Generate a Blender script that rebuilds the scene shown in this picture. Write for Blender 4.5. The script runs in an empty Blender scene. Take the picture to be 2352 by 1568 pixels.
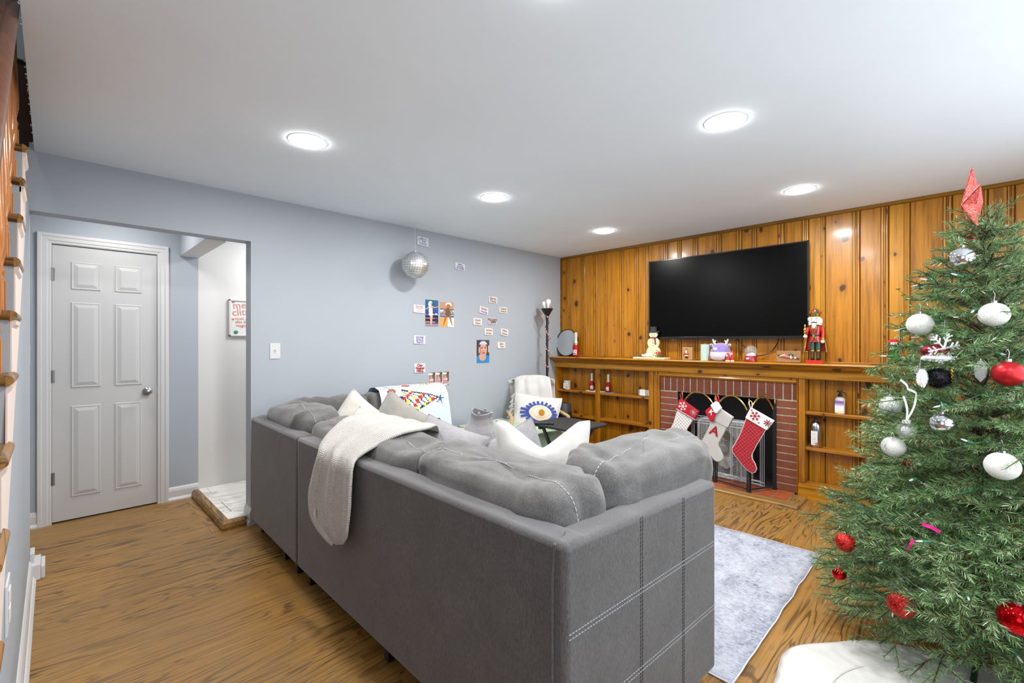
import bpy, bmesh, math, random
from math import sin, cos, pi, sqrt, radians as R
from mathutils import Vector as V, Matrix, Euler, noise
random.seed(7)
S = bpy.context.scene
COL = S.collection

# ------------------------------------------------------------------ camera
CX, CY, CZ, YAW, FPX, HOR = 3.71, -4.646, 1.33, 0.7815, 1046.0, 786.0
cam = bpy.data.cameras.new('camera'); camo = bpy.data.objects.new('camera', cam); COL.objects.link(camo)
camo.location = (CX, CY, CZ); camo.rotation_euler = (pi/2, 0, YAW)
cam.sensor_width = 36; cam.lens = FPX/2352*36; cam.shift_y = (HOR-784)/2352; cam.clip_start = .02
S.camera = camo
# ------------------------------------------------------------------ view, world, light
S.view_settings.view_transform = 'Standard'; S.view_settings.look = 'None'
S.view_settings.gamma = 1; S.view_settings.use_curve_mapping = False
S.view_settings.exposure = 0.42
W = bpy.data.worlds.new('world'); S.world = W; W.use_nodes = True
W.node_tree.nodes['Background'].inputs[0].default_value = (.80, .90, 1, 1)
W.node_tree.nodes['Background'].inputs[1].default_value = 1.0
S.cycles.max_bounces = 10; S.cycles.diffuse_bounces = 6; S.cycles.glossy_bounces = 4
S.cycles.sample_clamp_indirect = 6; S.cycles.caustics_reflective = False; S.cycles.caustics_refractive = False
def area(name, loc, rot, sx, sy, power, col=(1,1,1), shape='RECTANGLE', spread=None):
    l = bpy.data.lights.new(name, 'AREA'); l.shape = shape; l.size = sx; l.energy = power; l.color = col
    if shape == 'RECTANGLE': l.size_y = sy
    if spread: l.spread = spread
    o = bpy.data.objects.new(name, l); COL.objects.link(o); o.location = loc; o.rotation_euler = rot
    return o
# daylight entering by the two windows of the unseen right wall and the one behind the camera
area('window_daylight', (4.68, -2.35, 1.45), (0, R(90), 0), 1.5, 3.0, 31, (.90, .95, 1))
area('window_daylight', (4.1, -5.66, 1.50), (R(90), 0, 0), 1.2, 1.5, 11, (.94, .97, 1))
LIGHTS = [(1.2, -3.68), (1.2, -2.31), (1.2, -.83), (2.87, -3.62), (2.87, -2.30), (2.87, -.85), (4.2, -3.6)]
def ceil_z(x, y): return 2.425+.004*y+.003*x
for x, y in LIGHTS:
    area('recessed_glow', (x, y, ceil_z(x, y)-.024), (0, 0, 0), .15, .15, 15, (1, .985, .965), 'DISK')
area('hall_glow', (-.55, -4.3, 2.37), (0, 0, 0), .25, .25, 5.5, (1, .97, .94), 'DISK')
area('kitchen_glow', (-.5, -2.9, 2.37), (0, 0, 0), .4, .4, 17, (1, .98, .96), 'DISK')
area('stairwell_glow', (1.3, -5.25, 4.6), (0, 0, 0), .4, .4, 8, (1, .97, .93), 'DISK')

# ------------------------------------------------------------------ picking points on real planes
FW = V((-sin(YAW), cos(YAW), 0)); RT = V((cos(YAW), sin(YAW), 0)); C0 = V((CX, CY, CZ))
def ray(u, v): return FW + RT*((u-1176)/FPX) + V((0, 0, -(v-HOR)/FPX))
def atY(u, v, Y): d = ray(u, v); return C0 + d*((Y-CY)/d.y)
def atX(u, v, X): d = ray(u, v); return C0 + d*((X-CX)/d.x)
def atD(u, v, D): return C0 + ray(u, v)*D

# ------------------------------------------------------------------ materials
def srgb(c):
    if isinstance(c, str): c = tuple(int(c[i:i+2], 16)/255 for i in (0, 2, 4))
    return tuple((x/12.92 if x <= .04045 else ((x+.055)/1.055)**2.4) for x in c)+(1,)
class NT:
    def __init__(s, name):
        s.m = bpy.data.materials.new(name); s.m.use_nodes = True; s.t = s.m.node_tree; s.n = s.t.nodes
        s.b = s.n['Principled BSDF']; s.tc = None
    def link(s, a, b): s.t.links.new(a, b)
    def node(s, typ, **k):
        n = s.n.new(typ)
        for a, v in k.items(): setattr(n, a, v)
        return n
    def inp(s, n, key, val):
        if hasattr(val, 'is_linked') or hasattr(val, 'links'): s.link(val, n.inputs[key])
        else: n.inputs[key].default_value = val
    def coord(s, kind='Object', scale=(1,1,1), off=None):
        if not s.tc: s.tc = s.node('ShaderNodeTexCoord')
        mp = s.node('ShaderNodeMapping'); s.link(s.tc.outputs[kind], mp.inputs[0]); mp.inputs['Scale'].default_value = scale
        if off is not None: s.link(off, mp.inputs['Location'])
        return mp.outputs[0]
    def noise(s, vec, scale=5, detail=4, rough=.55, dist=0):
        n = s.node('ShaderNodeTexNoise'); s.link(vec, n.inputs['Vector']); n.inputs['Scale'].default_value = scale
        n.inputs['Detail'].default_value = detail; n.inputs['Roughness'].default_value = rough; n.inputs['Distortion'].default_value = dist
        return n.outputs[0]
    def ramp(s, fac, stops, interp='LINEAR'):
        n = s.node('ShaderNodeValToRGB'); s.link(fac, n.inputs[0]); n.color_ramp.interpolation = interp
        e = n.color_ramp.elements
        while len(e) < len(stops): e.new(.5)
        for i, (p, c) in enumerate(stops): e[i].position = p; e[i].color = c if not isinstance(c, (int, float)) else (c, c, c, 1)
        return n.outputs[0]
    def mix(s, fac, a, b, mode='MIX'):
        n = s.node('ShaderNodeMix', data_type='RGBA', blend_type=mode); s.inp(n, 0, fac); s.inp(n, 6, a); s.inp(n, 7, b); return n.outputs[2]
    def math(s, op, a, b=0.0, clamp=False):
        n = s.node('ShaderNodeMath', operation=op, use_clamp=clamp); s.inp(n, 0, a); s.inp(n, 1, b); return n.outputs[0]
    def bump(s, h, strength=.3, dist=.01):
        n = s.node('ShaderNodeBump'); s.link(h, n.inputs['Height']); n.inputs['Strength'].default_value = strength
        n.inputs['Distance'].default_value = dist; s.link(n.outputs[0], s.b.inputs['Normal'])
    def rand(s): return s.node('ShaderNodeNewGeometry').outputs['Random Per Island']
    def vec(s, x, y, z):
        n = s.node('ShaderNodeCombineXYZ'); s.inp(n, 0, x); s.inp(n, 1, y); s.inp(n, 2, z); return n.outputs[0]
    def set(s, **k):
        for a, v in k.items(): s.inp(s.b, {'col': 'Base Color', 'rough': 'Roughness', 'metal': 'Metallic', 'spec': 'Specular IOR Level',
             'coat': 'Coat Weight', 'crough': 'Coat Roughness', 'sheen': 'Sheen Weight', 'trans': 'Transmission Weight', 'ior': 'IOR', 'alpha': 'Alpha',
             'emis': 'Emission Color', 'estr': 'Emission Strength'}[a], v)
        return s.m
_pl = {}
def plain(c, rough=.5, metal=0, var=.06, coat=0, spec=.5, sheen=0):
    key = (c, rough, metal, coat, sheen)
    if key in _pl: return _pl[key]
    t = NT('surface_'+(c if isinstance(c, str) else 'x')); base = srgb(c)
    n = t.noise(t.coord(), 40, 3)
    a = tuple(x*(1-var) for x in base[:3])+(1,); b = tuple(min(1, x*(1+var)) for x in base[:3])+(1,)
    t.set(col=t.ramp(n, [(.3, a), (.7, b)]), rough=rough, metal=metal, coat=coat, spec=spec, sheen=sheen)
    _pl[key] = t.m; return t.m
def wall_mat(name, c, rough=.75, amt=.03):
    t = NT(name); co = t.coord(); base = srgb(c)
    n = t.noise(co, 1.4, 5); n2 = t.noise(co, 260, 2)
    a = tuple(x*(1-amt) for x in base[:3])+(1,)
    t.set(col=t.ramp(n, [(.35, a), (.65, base)]), rough=rough, spec=.3); t.bump(n2, .06, .002); return t.m
M = {}
M['blue'] = wall_mat('pale_blue_paint', 'a6adb5', .6)
M['ceiling'] = wall_mat('ceiling_paint', 'eaf3fb', .85)
M['white_wall'] = wall_mat('white_paint', 'd4d3d1', .7)
M['white'] = wall_mat('white_gloss', 'cccccc', .35, .02)
M['door'] = wall_mat('door_white', 'c2c2c2', .45, .02)
M['pink'] = wall_mat('raw_stringer', 'dccdc5', .7)
def pine(name, horizontal=False, dark=1.0, knots=True, sat=1.0):
    t = NT(name); r = t.rand(); r10 = t.math('MULTIPLY', r, 17.0)
    off = t.vec(r10, r10, t.math('MULTIPLY', r, 31.0))
    gs = (1.2, 30, 30) if horizontal else (30, 30, 1.2)
    g = t.noise(t.coord('Object', gs, off), 1.0, 5, .6, .6)
    fine = t.noise(t.coord('Object', tuple(x*5 for x in gs), off), 1.0, 3, .6)
    ks = (3.6, 7, 6) if horizontal else (6.5, 3, 4.6)
    ko = t.coord('Object', ks, off)
    c1, c2, c3 = (srgb(x) for x in ('bd7416', 'a35c10', '7d430c'))
    tone = t.ramp(r, [(0, srgb('86520e')), (.3, srgb('a86e16')), (.55, srgb('c0861c')), (.8, srgb('b07414')), (1, srgb('8c5810'))])
    grain = t.ramp(g, [(.28, (.50, .42, .32, 1)), (.5, (1, 1, 1, 1)), (.72, (1.22, 1.16, .95, 1))])
    col = t.mix(1.0, tone, grain, 'MULTIPLY')
    col = t.mix(.35, col, t.ramp(fine, [(.35, (.5, .42, .34, 1)), (.6, (1, 1, 1, 1))]), 'MULTIPLY')
    if knots:
        dn = t.noise(ko, 2.0, 2); 
        vv = t.node('ShaderNodeVectorMath', operation='ADD'); t.link(ko, vv.inputs[0]); t.link(t.vec(t.math('MULTIPLY', dn, .25), 0.0, t.math('MULTIPLY', dn, .25)), vv.inputs[1])
        sp = t.node('ShaderNodeSeparateXYZ'); t.link(vv.outputs[0], sp.inputs[0])
        flat = t.vec(sp.outputs[0], sp.outputs[2], 0.0)
        vo = t.node('ShaderNodeTexVoronoi', voronoi_dimensions='2D'); t.link(flat, vo.inputs['Vector']); vo.inputs['Scale'].default_value = 1
        sc = t.node('ShaderNodeSeparateColor'); t.link(vo.outputs['Color'], sc.inputs[0])
        size = t.math('MULTIPLY', t.math('SUBTRACT', sc.outputs[0], .42, True), .34)
        dd = t.math('DIVIDE', vo.outputs['Distance'], t.math('ADD', size, .0008))
        core = t.ramp(dd, [(.0, 1.0), (.75, .85), (1, 0.0)])
        ring = t.ramp(t.math('MULTIPLY', dd, .28), [(.0, 1.0), (1, 0.0)])
        has = t.math('GREATER_THAN', size, .012)
        col = t.mix(t.math('MULTIPLY', t.math('MULTIPLY', ring, .38), has), col, srgb('6b350c'))
        col = t.mix(t.math('MULTIPLY', t.math('MULTIPLY', core, .95), has), col, srgb('2e160a'))
    hs = t.node('ShaderNodeHueSaturation'); hs.inputs['Saturation'].default_value = sat; hs.inputs['Value'].default_value = dark; t.link(col, hs.inputs['Color'])
    t.set(col=hs.outputs[0], rough=.36, coat=.22, crough=.14, spec=.4); t.bump(g, .05, .003); return t.m
M['pine'] = pine('knotty_pine'); M['pine_h'] = pine('knotty_pine_rail', True, .95); M['pine_v'] = pine('pine_stile', False, 1.0, True)
M['pine_dark'] = pine('pine_dark_trim', True, .5, False)
def oak(name, axis='y', tint=1.0):
    t = NT(name); r = t.rand(); off = t.vec(t.math('MULTIPLY', r, 23.), t.math('MULTIPLY', r, 57.), t.math('MULTIPLY', r, 9.))
    gs = (26, 1.1, 26) if axis == 'y' else (1.1, 26, 26)
    cs = (9, .9, 9) if axis == 'y' else (.9, 9, 9)
    n = t.noise(t.coord('Object', cs, off), 1.0, 2.5, .5, .8)
    rings = t.math('SINE', t.math('MULTIPLY', n, 70.0))
    fine = t.noise(t.coord('Object', tuple(x*4 if x > 5 else x*3 for x in gs), off), 1.0, 4, .65)
    patch = t.noise(t.coord('Object', (3, .8, 3) if axis == 'y' else (.8, 3, 3), off), 1.0, 2)
    tone = t.ramp(r, [(0, srgb('805a2a')), (.3, srgb('8c632c')), (.6, srgb('9c7337')), (.85, srgb('93692d')), (1, srgb('74501f'))])
    dark = t.ramp(rings, [(.45, 1.0), (.9, .34)])
    amt = t.ramp(patch, [(.34, .25), (.55, 1.0)])
    col = t.mix(t.math('MULTIPLY', amt, .95), tone, t.mix(1.0, tone, dark, 'MULTIPLY'))
    col = t.mix(.55, col, t.mix(1.0, col, t.ramp(fine, [(.38, (.5, .45, .42, 1)), (.56, (1, 1, 1, 1))]), 'MULTIPLY'))
    wear = t.noise(t.coord('Object', (1, 1, 1)), 1.6, 5, .7)
    col = t.mix(t.ramp(wear, [(.45, 0.0), (.8, .35)]), col, srgb('77705f'))
    hs = t.node('ShaderNodeHueSaturation'); hs.inputs['Value'].default_value = tint; t.link(col, hs.inputs['Color'])
    t.set(col=hs.outputs[0], rough=t.ramp(wear, [(.3, .32), (.7, .48)]), spec=.45, coat=.1, crough=.25); t.bump(rings, .04, .002); return t.m
M['oak'] = oak('oak_strip'); M['oak_x'] = oak('oak_border', 'x'); M['oak_tread'] = oak('oak_tread', 'y', .8); M['oak_end'] = oak('oak_return', 'x', 1.15)
def stain(name, c, dark):
    t = NT(name); g = t.noise(t.coord('Object', (30, 30, 2)), 1, 4); t.set(col=t.ramp(g, [(.3, srgb(dark)), (.65, srgb(c))]), rough=.3, coat=.4, crough=.12); return t.m
M['rail'] = stain('rail_wood', '7d4413', '55290a'); M['baluster'] = stain('baluster_wood', 'b87022', '93540f'); M['darkwood'] = stain('dark_wood', '3a2216', '1d100a')
def fabric(name, c1, c2, scale=(1,1,1), bump=.25, fs=420, sheen=.3, rough=.9, blotch=.5):
    t = NT(name); co = t.coord('Object', scale); n = t.noise(co, fs, 3, .6); b = t.noise(t.coord(), 7, 5, .6)
    col = t.ramp(n, [(.3, srgb(c1)), (.7, srgb(c2))])
    lo, hi = 1-.28*blotch, 1+.22*blotch
    col = t.mix(1.0, col, t.ramp(b, [(.3, (lo, lo, lo, 1)), (.7, (hi, hi, hi, 1))]), 'MULTIPLY')
    t.set(col=col, rough=rough, sheen=sheen, spec=.2); t.bump(n, bump, .002); return t.m
M['sofa'] = fabric('charcoal_denim', '424141', '626163', (1, 1, .18))
M['sofa_cushion'] = fabric('charcoal_cushion', '4a4948', '6e6d6d', (1, .8, .4), blotch=1.2)
M['stitch'] = plain('a9adb1', .8); M['stitch_dark'] = plain('3a3b3d', .8)
M['grey_velvet'] = fabric('grey_velvet', '84827f', '99978f', sheen=.6); M['grey_linen'] = fabric('grey_linen', '77767a', 'a5a4a6', (1, 1, 1), .5, 300)
M['cream'] = fabric('cream_cotton', 'c0bdb3', 'd0cdc5', bump=.2, blotch=.2); M['white_cloth'] = fabric('white_cloth', 'bdbcb9', 'cfcecb', bump=.2, blotch=.15)
M['green_throw'] = fabric('green_throw', '93ad8b', 'b6c8ac', (.35, 2, 1), .5, 120, blotch=.4)
M['black'] = plain('17181a', .35); M['black_matte'] = plain('1c1c1e', .7); M['charcoal'] = plain('333436', .5)
M['brass'] = plain('c9a55a', .22, 1); M['chrome'] = plain('c8c8ca', .08, 1); M['steel'] = plain('a3a5a8', .25, 1); M['gold'] = plain('c8a04a', .35, 1)
M['red'] = plain('c01a1a', .3, 0, .06, .5); M['green'] = plain('14503a', .3, 0, .06, .5)
M['soot_and_dark'] = plain('1a1918', .9)  # firebox black, also the painted darkness behind the hall door
def knit():
    t = NT('chunky_knit'); uv = t.coord('UV', (1, 1, 1))
    w1 = t.node('ShaderNodeTexWave', wave_type='BANDS', bands_direction='X'); t.link(uv, w1.inputs[0]); w1.inputs['Scale'].default_value = 33; w1.inputs['Distortion'].default_value = 1.5; w1.inputs['Detail'].default_value = 1
    w2 = t.node('ShaderNodeTexWave', wave_type='BANDS', bands_direction='Y'); t.link(uv, w2.inputs[0]); w2.inputs['Scale'].default_value = 40; w2.inputs['Distortion'].default_value = 1.2
    h = t.math('MULTIPLY', w1.outputs[1], w2.outputs[1])
    t.set(col=t.ramp(h, [(0, srgb('b4b0a9')), (.6, srgb('d8d5d0'))]), rough=.9, sheen=.2, spec=.2); t.bump(h, .9, .006); return t.m
M['knit'] = knit()
def brick():
    t = NT('red_brick'); r = t.rand(); n = t.noise(t.coord(), 25, 5, .7); n2 = t.noise(t.coord(), 6, 4)
    c = t.ramp(r, [(0, srgb('6a3b28')), (.4, srgb('7e452d')), (.8, srgb('8e5036')), (1, srgb('723d2a'))])
    c = t.mix(.6, c, t.ramp(n, [(.3, (.65, .6, .58, 1)), (.6, (1.05, 1.05, 1.05, 1))]), 'MULTIPLY')
    t.set(col=c, rough=.85); t.bump(n, .4, .004); return t.m
M['brick'] = brick()
def mortar():
    t = NT('mortar'); co = t.coord(); n = t.noise(co, 60, 4); sp = t.node('ShaderNodeSeparateXYZ'); t.link(co, sp.inputs[0])
    t.set(col=t.ramp(n, [(.3, srgb('a8a298')), (.7, srgb('d2cabd'))]), rough=.95); t.bump(n, .5, .003); return t.m
M['mortar'] = mortar(); M['grout'] = plain('8d8984', .9)
def quarry():
    t = NT('quarry_tile'); r = t.rand(); n = t.noise(t.coord(), 18, 4)
    c = t.ramp(r, [(0, srgb('88421f')), (.5, srgb('9a4b27')), (1, srgb('a8562d'))]); c = t.mix(.4, c, t.ramp(n, [(.3, (.7, .65, .6, 1)), (.7, (1.1, 1.1, 1.1, 1))]), 'MULTIPLY')
    t.set(col=c, rough=.45); return t.m
M['quarry'] = quarry()
def marble():
    t = NT('white_marble_tile'); r = t.rand(); o = t.vec(t.math('MULTIPLY', r, 30.), 0., 0.)
    n = t.noise(t.coord('Object', (1.2, .6, 1), o), 2.2, 6, .6, 1.8)
    t.set(col=t.ramp(n, [(.44, srgb('e3e0da')), (.5, srgb('c3c0ba')), (.53, srgb('e5e2dc'))]), rough=.25); return t.m
M['marble'] = marble()
def rugm():
    t = NT('distressed_rug'); co = t.coord(); a = t.noise(t.coord('Object', (1.3, .8, 1)), 6, 8, .8, .3); b = t.noise(co, 55, 5, .8); c = t.noise(t.coord('Object', (30, 140, 1)), 1, 2)
    h = t.math('ADD', t.math('MULTIPLY', a, .62), t.math('MULTIPLY', b, .38))
    col = t.ramp(h, [(.40, srgb('4d5468')), (.47, srgb('8f95a6')), (.53, srgb('a2a6b4')), (.62, srgb('b9bbc5'))])
    col = t.mix(.25, col, t.ramp(c, [(.35, srgb('8e93a3')), (.6, srgb('e8e8ec'))]))
    t.set(col=col, rough=.95, spec=.1); t.bump(c, .3, .002); return t.m
M['rug'] = rugm(); M['rug_edge'] = plain('c9cbd3', .9)
def glitter(name, c1, c2, metal=.6, scale=320):
    t = NT(name); vo = t.node('ShaderNodeTexVoronoi'); t.link(t.coord(), vo.inputs['Vector']); vo.inputs['Scale'].default_value = scale
    sc = t.node('ShaderNodeSeparateColor'); t.link(vo.outputs['Color'], sc.inputs[0])
    t.set(col=t.ramp(sc.outputs[0], [(.5, srgb(c1)), (.93, srgb(c2))]), rough=t.ramp(sc.outputs[1], [(0, .25), (1, .7)]), metal=metal); t.bump(sc.outputs[2], .8, .004); return t.m
M['red_glitter'] = glitter('red_glitter', '8a0c10', 'e8402c'); M['white_glitter'] = glitter('white_glitter', 'dddcd8', 'ffffff', .1); M['silver_glitter'] = glitter('silver_glitter', 'b4b6bc', 'ffffff', .4)
M['star'] = glitter('coral_glitter', 'cf4a4a', 'ff9a8a', .3)
M['red_matte'] = plain('b01318', .32, .5, .03); M['red_chrome'] = plain('c00812', .06, .9, .02); M['ball_white'] = glitter('ball_white', 'cfcfcc', 'ececea', .05, 500)
def glass(name, c=(1, 1, 1, 1), rough=0.0):
    t = NT(name); t.set(col=c, rough=rough, trans=1.0, ior=1.3); return t.m
M['glass'] = glass('clear_glass')
def thin_glass():
    t = NT('thin_glass'); t.set(col=(.95, .97, 1, 1), rough=.02, alpha=.13, spec=.8); return t.m
M['thin'] = thin_glass()
def needles():
    t = NT('fir_needles'); r = t.rand(); n = t.noise(t.coord(), 9, 2); oi = t.node('ShaderNodeObjectInfo').outputs['Random']
    k = t.math('ADD', t.math('MULTIPLY', r, .6), t.math('MULTIPLY', oi, .4))
    t.set(col=t.ramp(k, [(.05, srgb('2c4f2c')), (.45, srgb('55803f')), (.8, srgb('7fa866')), (1, srgb('b4cfa0'))]), rough=.25, spec=.9, sheen=.15); return t.m
M['needles'] = needles(); M['twig'] = plain('4a3a28', .8); M['leaf'] = plain('4f7a3c', .35, 0, .2)
def screen_mesh():
    t = NT('mesh_screen'); co = t.coord('Object', (1, 1, 1))
    t.set(col=srgb('202022'), rough=.7, alpha=.22); return t.m
M['screen'] = screen_mesh()
def mirrorball():
    t = NT('mirror_tile'); r = t.rand()
    t.set(col=t.ramp(r, [(0, srgb('d9d9dc')), (.3, srgb('c9d2e6')), (.5, srgb('e9e2d2')), (.75, srgb('d6dccf')), (1, srgb('f2f2f4'))]), rough=.34, metal=.75); return t.m
M['mirror_tile'] = mirrorball()
def emis(name, c, s):
    t = NT(name); t.set(col=(0, 0, 0, 1), emis=c, estr=s); return t.m
M['diffuser'] = emis('led_diffuser', (1, .985, .965, 1), 38)
M['vcol'] = None
def vcolm():
    t = NT('printed_paper'); a = t.node('ShaderNodeVertexColor', layer_name='Col'); t.set(col=a.outputs[0], rough=.45, spec=.3); return t.m
M['print'] = vcolm()
def vclothm():
    t = NT('printed_fleece'); a = t.node('ShaderNodeVertexColor', layer_name='Col'); t.set(col=a.outputs[0], rough=.9, sheen=.4, spec=.1); t.bump(t.noise(t.coord(), 400, 2), .3, .002); return t.m
M['print_cloth'] = vclothm()
M['paper'] = plain('d3d1d1', .7)

# ------------------------------------------------------------------ object helpers
def tag(o, label=None, cat=None, group=None, kind=None):
    if label: o['label'] = label
    if cat: o['category'] = cat
    if group: o['group'] = group
    if kind: o['kind'] = kind
    return o
def thing(name, label, cat, loc=(0, 0, 0), group=None, rz=0):
    o = bpy.data.objects.new(name, None); COL.objects.link(o); o.location = loc; o.rotation_euler = (0, 0, rz); o.empty_display_size = .05
    return tag(o, label, cat, group)
class MB:
    def __init__(s): s.v = []; s.f = []; s.mi = []; s.cur = 0; s.col = None; s.uv = None
    def add(s, vs, fs):
        b = len(s.v); s.v += [tuple(v) for v in vs]; s.f += [tuple(b+i for i in f) for f in fs]; s.mi += [s.cur]*len(fs); return s
    def box(s, x0, x1, y0, y1, z0, z1, mat=None):
        vs = [(x, y, z) for z in (z0, z1) for y in (y0, y1) for x in (x0, x1)]
        if mat is not None: vs = [mat @ V(v) for v in vs]
        return s.add(vs, [(0, 2, 3, 1), (4, 5, 7, 6), (0, 1, 5, 4), (2, 6, 7, 3), (0, 4, 6, 2), (1, 3, 7, 5)])
    def cbox(s, c, d, rot=None):
        m = Matrix.Translation(c) @ (rot.to_matrix().to_4x4() if rot else Matrix())
        return s.box(-d[0]/2, d[0]/2, -d[1]/2, d[1]/2, -d[2]/2, d[2]/2, m)
    def lathe(s, prof, seg=20, c=(0, 0, 0), m=None, cap=True, a0=0, squash=1):
        vs = []; fs = []; n = len(prof)
        for r, z in prof:
            for k in range(seg):
                a = a0+2*pi*k/seg; p = V((r*cos(a), r*sin(a)*squash, z)); p = (m @ p) if m is not None else p; vs.append(p+V(c))
        for i in range(n-1):
            for k in range(seg): k2 = (k+1) % seg; fs.append((i*seg+k, i*seg+k2, (i+1)*seg+k2, (i+1)*seg+k))
        if cap: fs.append(tuple(range(seg-1, -1, -1))); fs.append(tuple((n-1)*seg+k for k in range(seg)))
        return s.add(vs, fs)
    def ball(s, c, r, seg=20, rings=12, sc=(1, 1, 1), m=None):
        prof = [(max(1e-4, r*sin(pi*i/rings)), -r*cos(pi*i/rings)) for i in range(rings+1)]
        mm = Matrix.Diagonal((sc[0], sc[1], sc[2], 1)); mm = (m @ mm) if m is not None else mm
        return s.lathe(prof, seg, c, mm)
    def tube(s, pts, r, seg=8, cap=True):
        pts = [V(p) for p in pts]; vs = []; fs = []; n = len(pts); prev = None
        for i, p in enumerate(pts):
            t = (pts[min(i+1, n-1)]-pts[max(i-1, 0)]).normalized()
            if prev is None: x = t.orthogonal().normalized()
            else: x = (prev-t*prev.dot(t)); x = x.normalized() if x.length > 1e-6 else t.orthogonal().normalized()
            prev = x; y = t.cross(x); rr = r[i] if isinstance(r, (list, tuple)) else r
            for k in range(seg): a = 2*pi*k/seg; vs.append(p+x*rr*cos(a)+y*rr*sin(a))
        for i in range(n-1):
            for k in range(seg): k2 = (k+1) % seg; fs.append((i*seg+k, i*seg+k2, (i+1)*seg+k2, (i+1)*seg+k))
        if cap: fs.append(tuple(range(seg-1, -1, -1))); fs.append(tuple((n-1)*seg+k for k in range(seg)))
        return s.add(vs, fs)
    def prism(s, poly, vec):
        n = len(poly); vec = V(vec); vs = [V(p) for p in poly]+[V(p)+vec for p in poly]
        return s.add(vs, [tuple(range(n)), tuple(range(2*n-1, n-1, -1))]+[(i, n+i, n+(i+1) % n, (i+1) % n) for i in range(n)])
    def sweep(s, prof, path_pts, up=None):   # prof: list of (a,b) offsets, path straight between two points; frames given
        n = len(prof); vs = []
        for (o, ax, bx) in path_pts:
            for a, b in prof: vs.append(V(o)+V(ax)*a+V(bx)*b)
        fs = []
        for i in range(len(path_pts)-1):
            for k in range(n): k2 = (k+1) % n; fs.append((i*n+k, i*n+k2, (i+1)*n+k2, (i+1)*n+k))
        fs.append(tuple(range(n-1, -1, -1))); fs.append(tuple((len(path_pts)-1)*n+k for k in range(n)))
        return s.add(vs, fs)
    def grid(s, P, close=False):
        nr, nc = len(P), len(P[0]); vs = [p for row in P for p in row]
        return s.add(vs, [(i*nc+j, i*nc+j+1, (i+1)*nc+j+1, (i+1)*nc+j) for i in range(nr-1) for j in range(nc-1)])
    def build(s, name, mat, parent=None, smooth=False, bevel=0, seg=2, sub=0, solid=0, auto=None):
        me = bpy.data.meshes.new(name); me.from_pydata(s.v, [], s.f); me.update()
        mats = mat if isinstance(mat, (list, tuple)) else [mat]
        for m in mats: me.materials.append(m)
        if len(mats) > 1: me.polygons.foreach_set('material_index', s.mi)
        bm = bmesh.new(); bm.from_mesh(me); bmesh.ops.recalc_face_normals(bm, faces=bm.faces)
        if smooth:
            for f in bm.faces: f.smooth = True
            lim = auto if auto else R(40)
            for e in bm.edges:
                if len(e.link_faces) == 2 and e.calc_face_angle(0) > lim: e.smooth = False
        bm.to_mesh(me); bm.free()
        o = bpy.data.objects.new(name, me); COL.objects.link(o)
        if parent is not None: o.parent = parent; 
        if solid: md = o.modifiers.new('t', 'SOLIDIFY'); md.thickness = solid; md.offset = 0
        if bevel: md = o.modifiers.new('b', 'BEVEL'); md.width = bevel; md.segments = seg; md.limit_method = 'ANGLE'; md.angle_limit = R(35)
        if sub: md = o.modifiers.new('s', 'SUBSURF'); md.levels = sub; md.render_levels = sub
        return o
def wp(o, parent):      # parent keeping world coordinates of the mesh
    o.parent = parent; o.matrix_parent_inverse = (Matrix.Translation(V(parent.location)) @ parent.rotation_euler.to_matrix().to_4x4()).inverted(); return o
def part(mb, name, mat, root, **k): o = mb.build(name, mat, **k); return wp(o, root)
def struct(mb, name, mat, **k): o = mb.build(name, mat, **k); o['kind'] = 'structure'; return o
def sub(mb, name, mat, par, **k):   # sub-part of a part made by part(): both in world coordinates
    o = mb.build(name, mat, **k); o.parent = par; return o
def ssub(mb, name, mat, par, **k): o = mb.build(name, mat, **k); o.parent = par; return o   # part of a structure object (identity transform)
def text_obj(txt, size, mat, origin, xdir, ydir, name='lettering', parent=None, align='CENTER', extrude=.0003, bold=0.0, spacing=1.0, shear=0):
    cu = bpy.data.curves.new('t', 'FONT'); cu.body = txt; cu.size = size; cu.align_x = align; cu.align_y = 'CENTER'; cu.extrude = extrude; cu.offset = bold
    cu.space_line = spacing; cu.shear = shear; cu.resolution_u = 3
    to = bpy.data.objects.new('t', cu); COL.objects.link(to)
    dg = bpy.context.evaluated_depsgraph_get(); me = bpy.data.meshes.new_from_object(to.evaluated_get(dg)); bpy.data.objects.remove(to)
    x = V(xdir).normalized(); y = V(ydir).normalized(); z = x.cross(y)
    m = Matrix((x, y, z)).transposed().to_4x4(); m.translation = V(origin); me.transform(m)
    me.materials.clear(); me.materials.append(mat); me.name = name
    o = bpy.data.objects.new(name, me); COL.objects.link(o)
    if parent is not None: (wp(o, parent) if parent.type == 'EMPTY' else setattr(o, 'parent', parent))
    return o
def canvas(name, o, xd, yd, nx, ny, fn, parent=None, mat=None, bend=0):
    """flat print: grid spanned by xd, yd from corner o, coloured cell by cell"""
    o, xd, yd = V(o), V(xd), V(yd); nrm = xd.cross(yd).normalized(); mb = MB()
    mb.grid([[o+xd*(j/nx)+yd*(i/ny)+nrm*bend*((2*j/nx-1)**2+(2*i/ny-1)**2) for j in range(nx+1)] for i in range(ny+1)])
    me = bpy.data.meshes.new(name); me.from_pydata(mb.v, [], mb.f); me.materials.append(mat or M['print'])
    ca = me.color_attributes.new('Col', 'FLOAT_COLOR', 'CORNER')
    k = 0
    for i in range(ny):
        for j in range(nx):
            c = srgb(fn((j+.5)/nx, (i+.5)/ny))
            for q in range(4): ca.data[k].color = c; k += 1
    ob = bpy.data.objects.new(name, me); COL.objects.link(ob)
    if parent is not None: (wp(ob, parent) if parent.type == 'EMPTY' else setattr(ob, 'parent', parent))
    return ob
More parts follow.
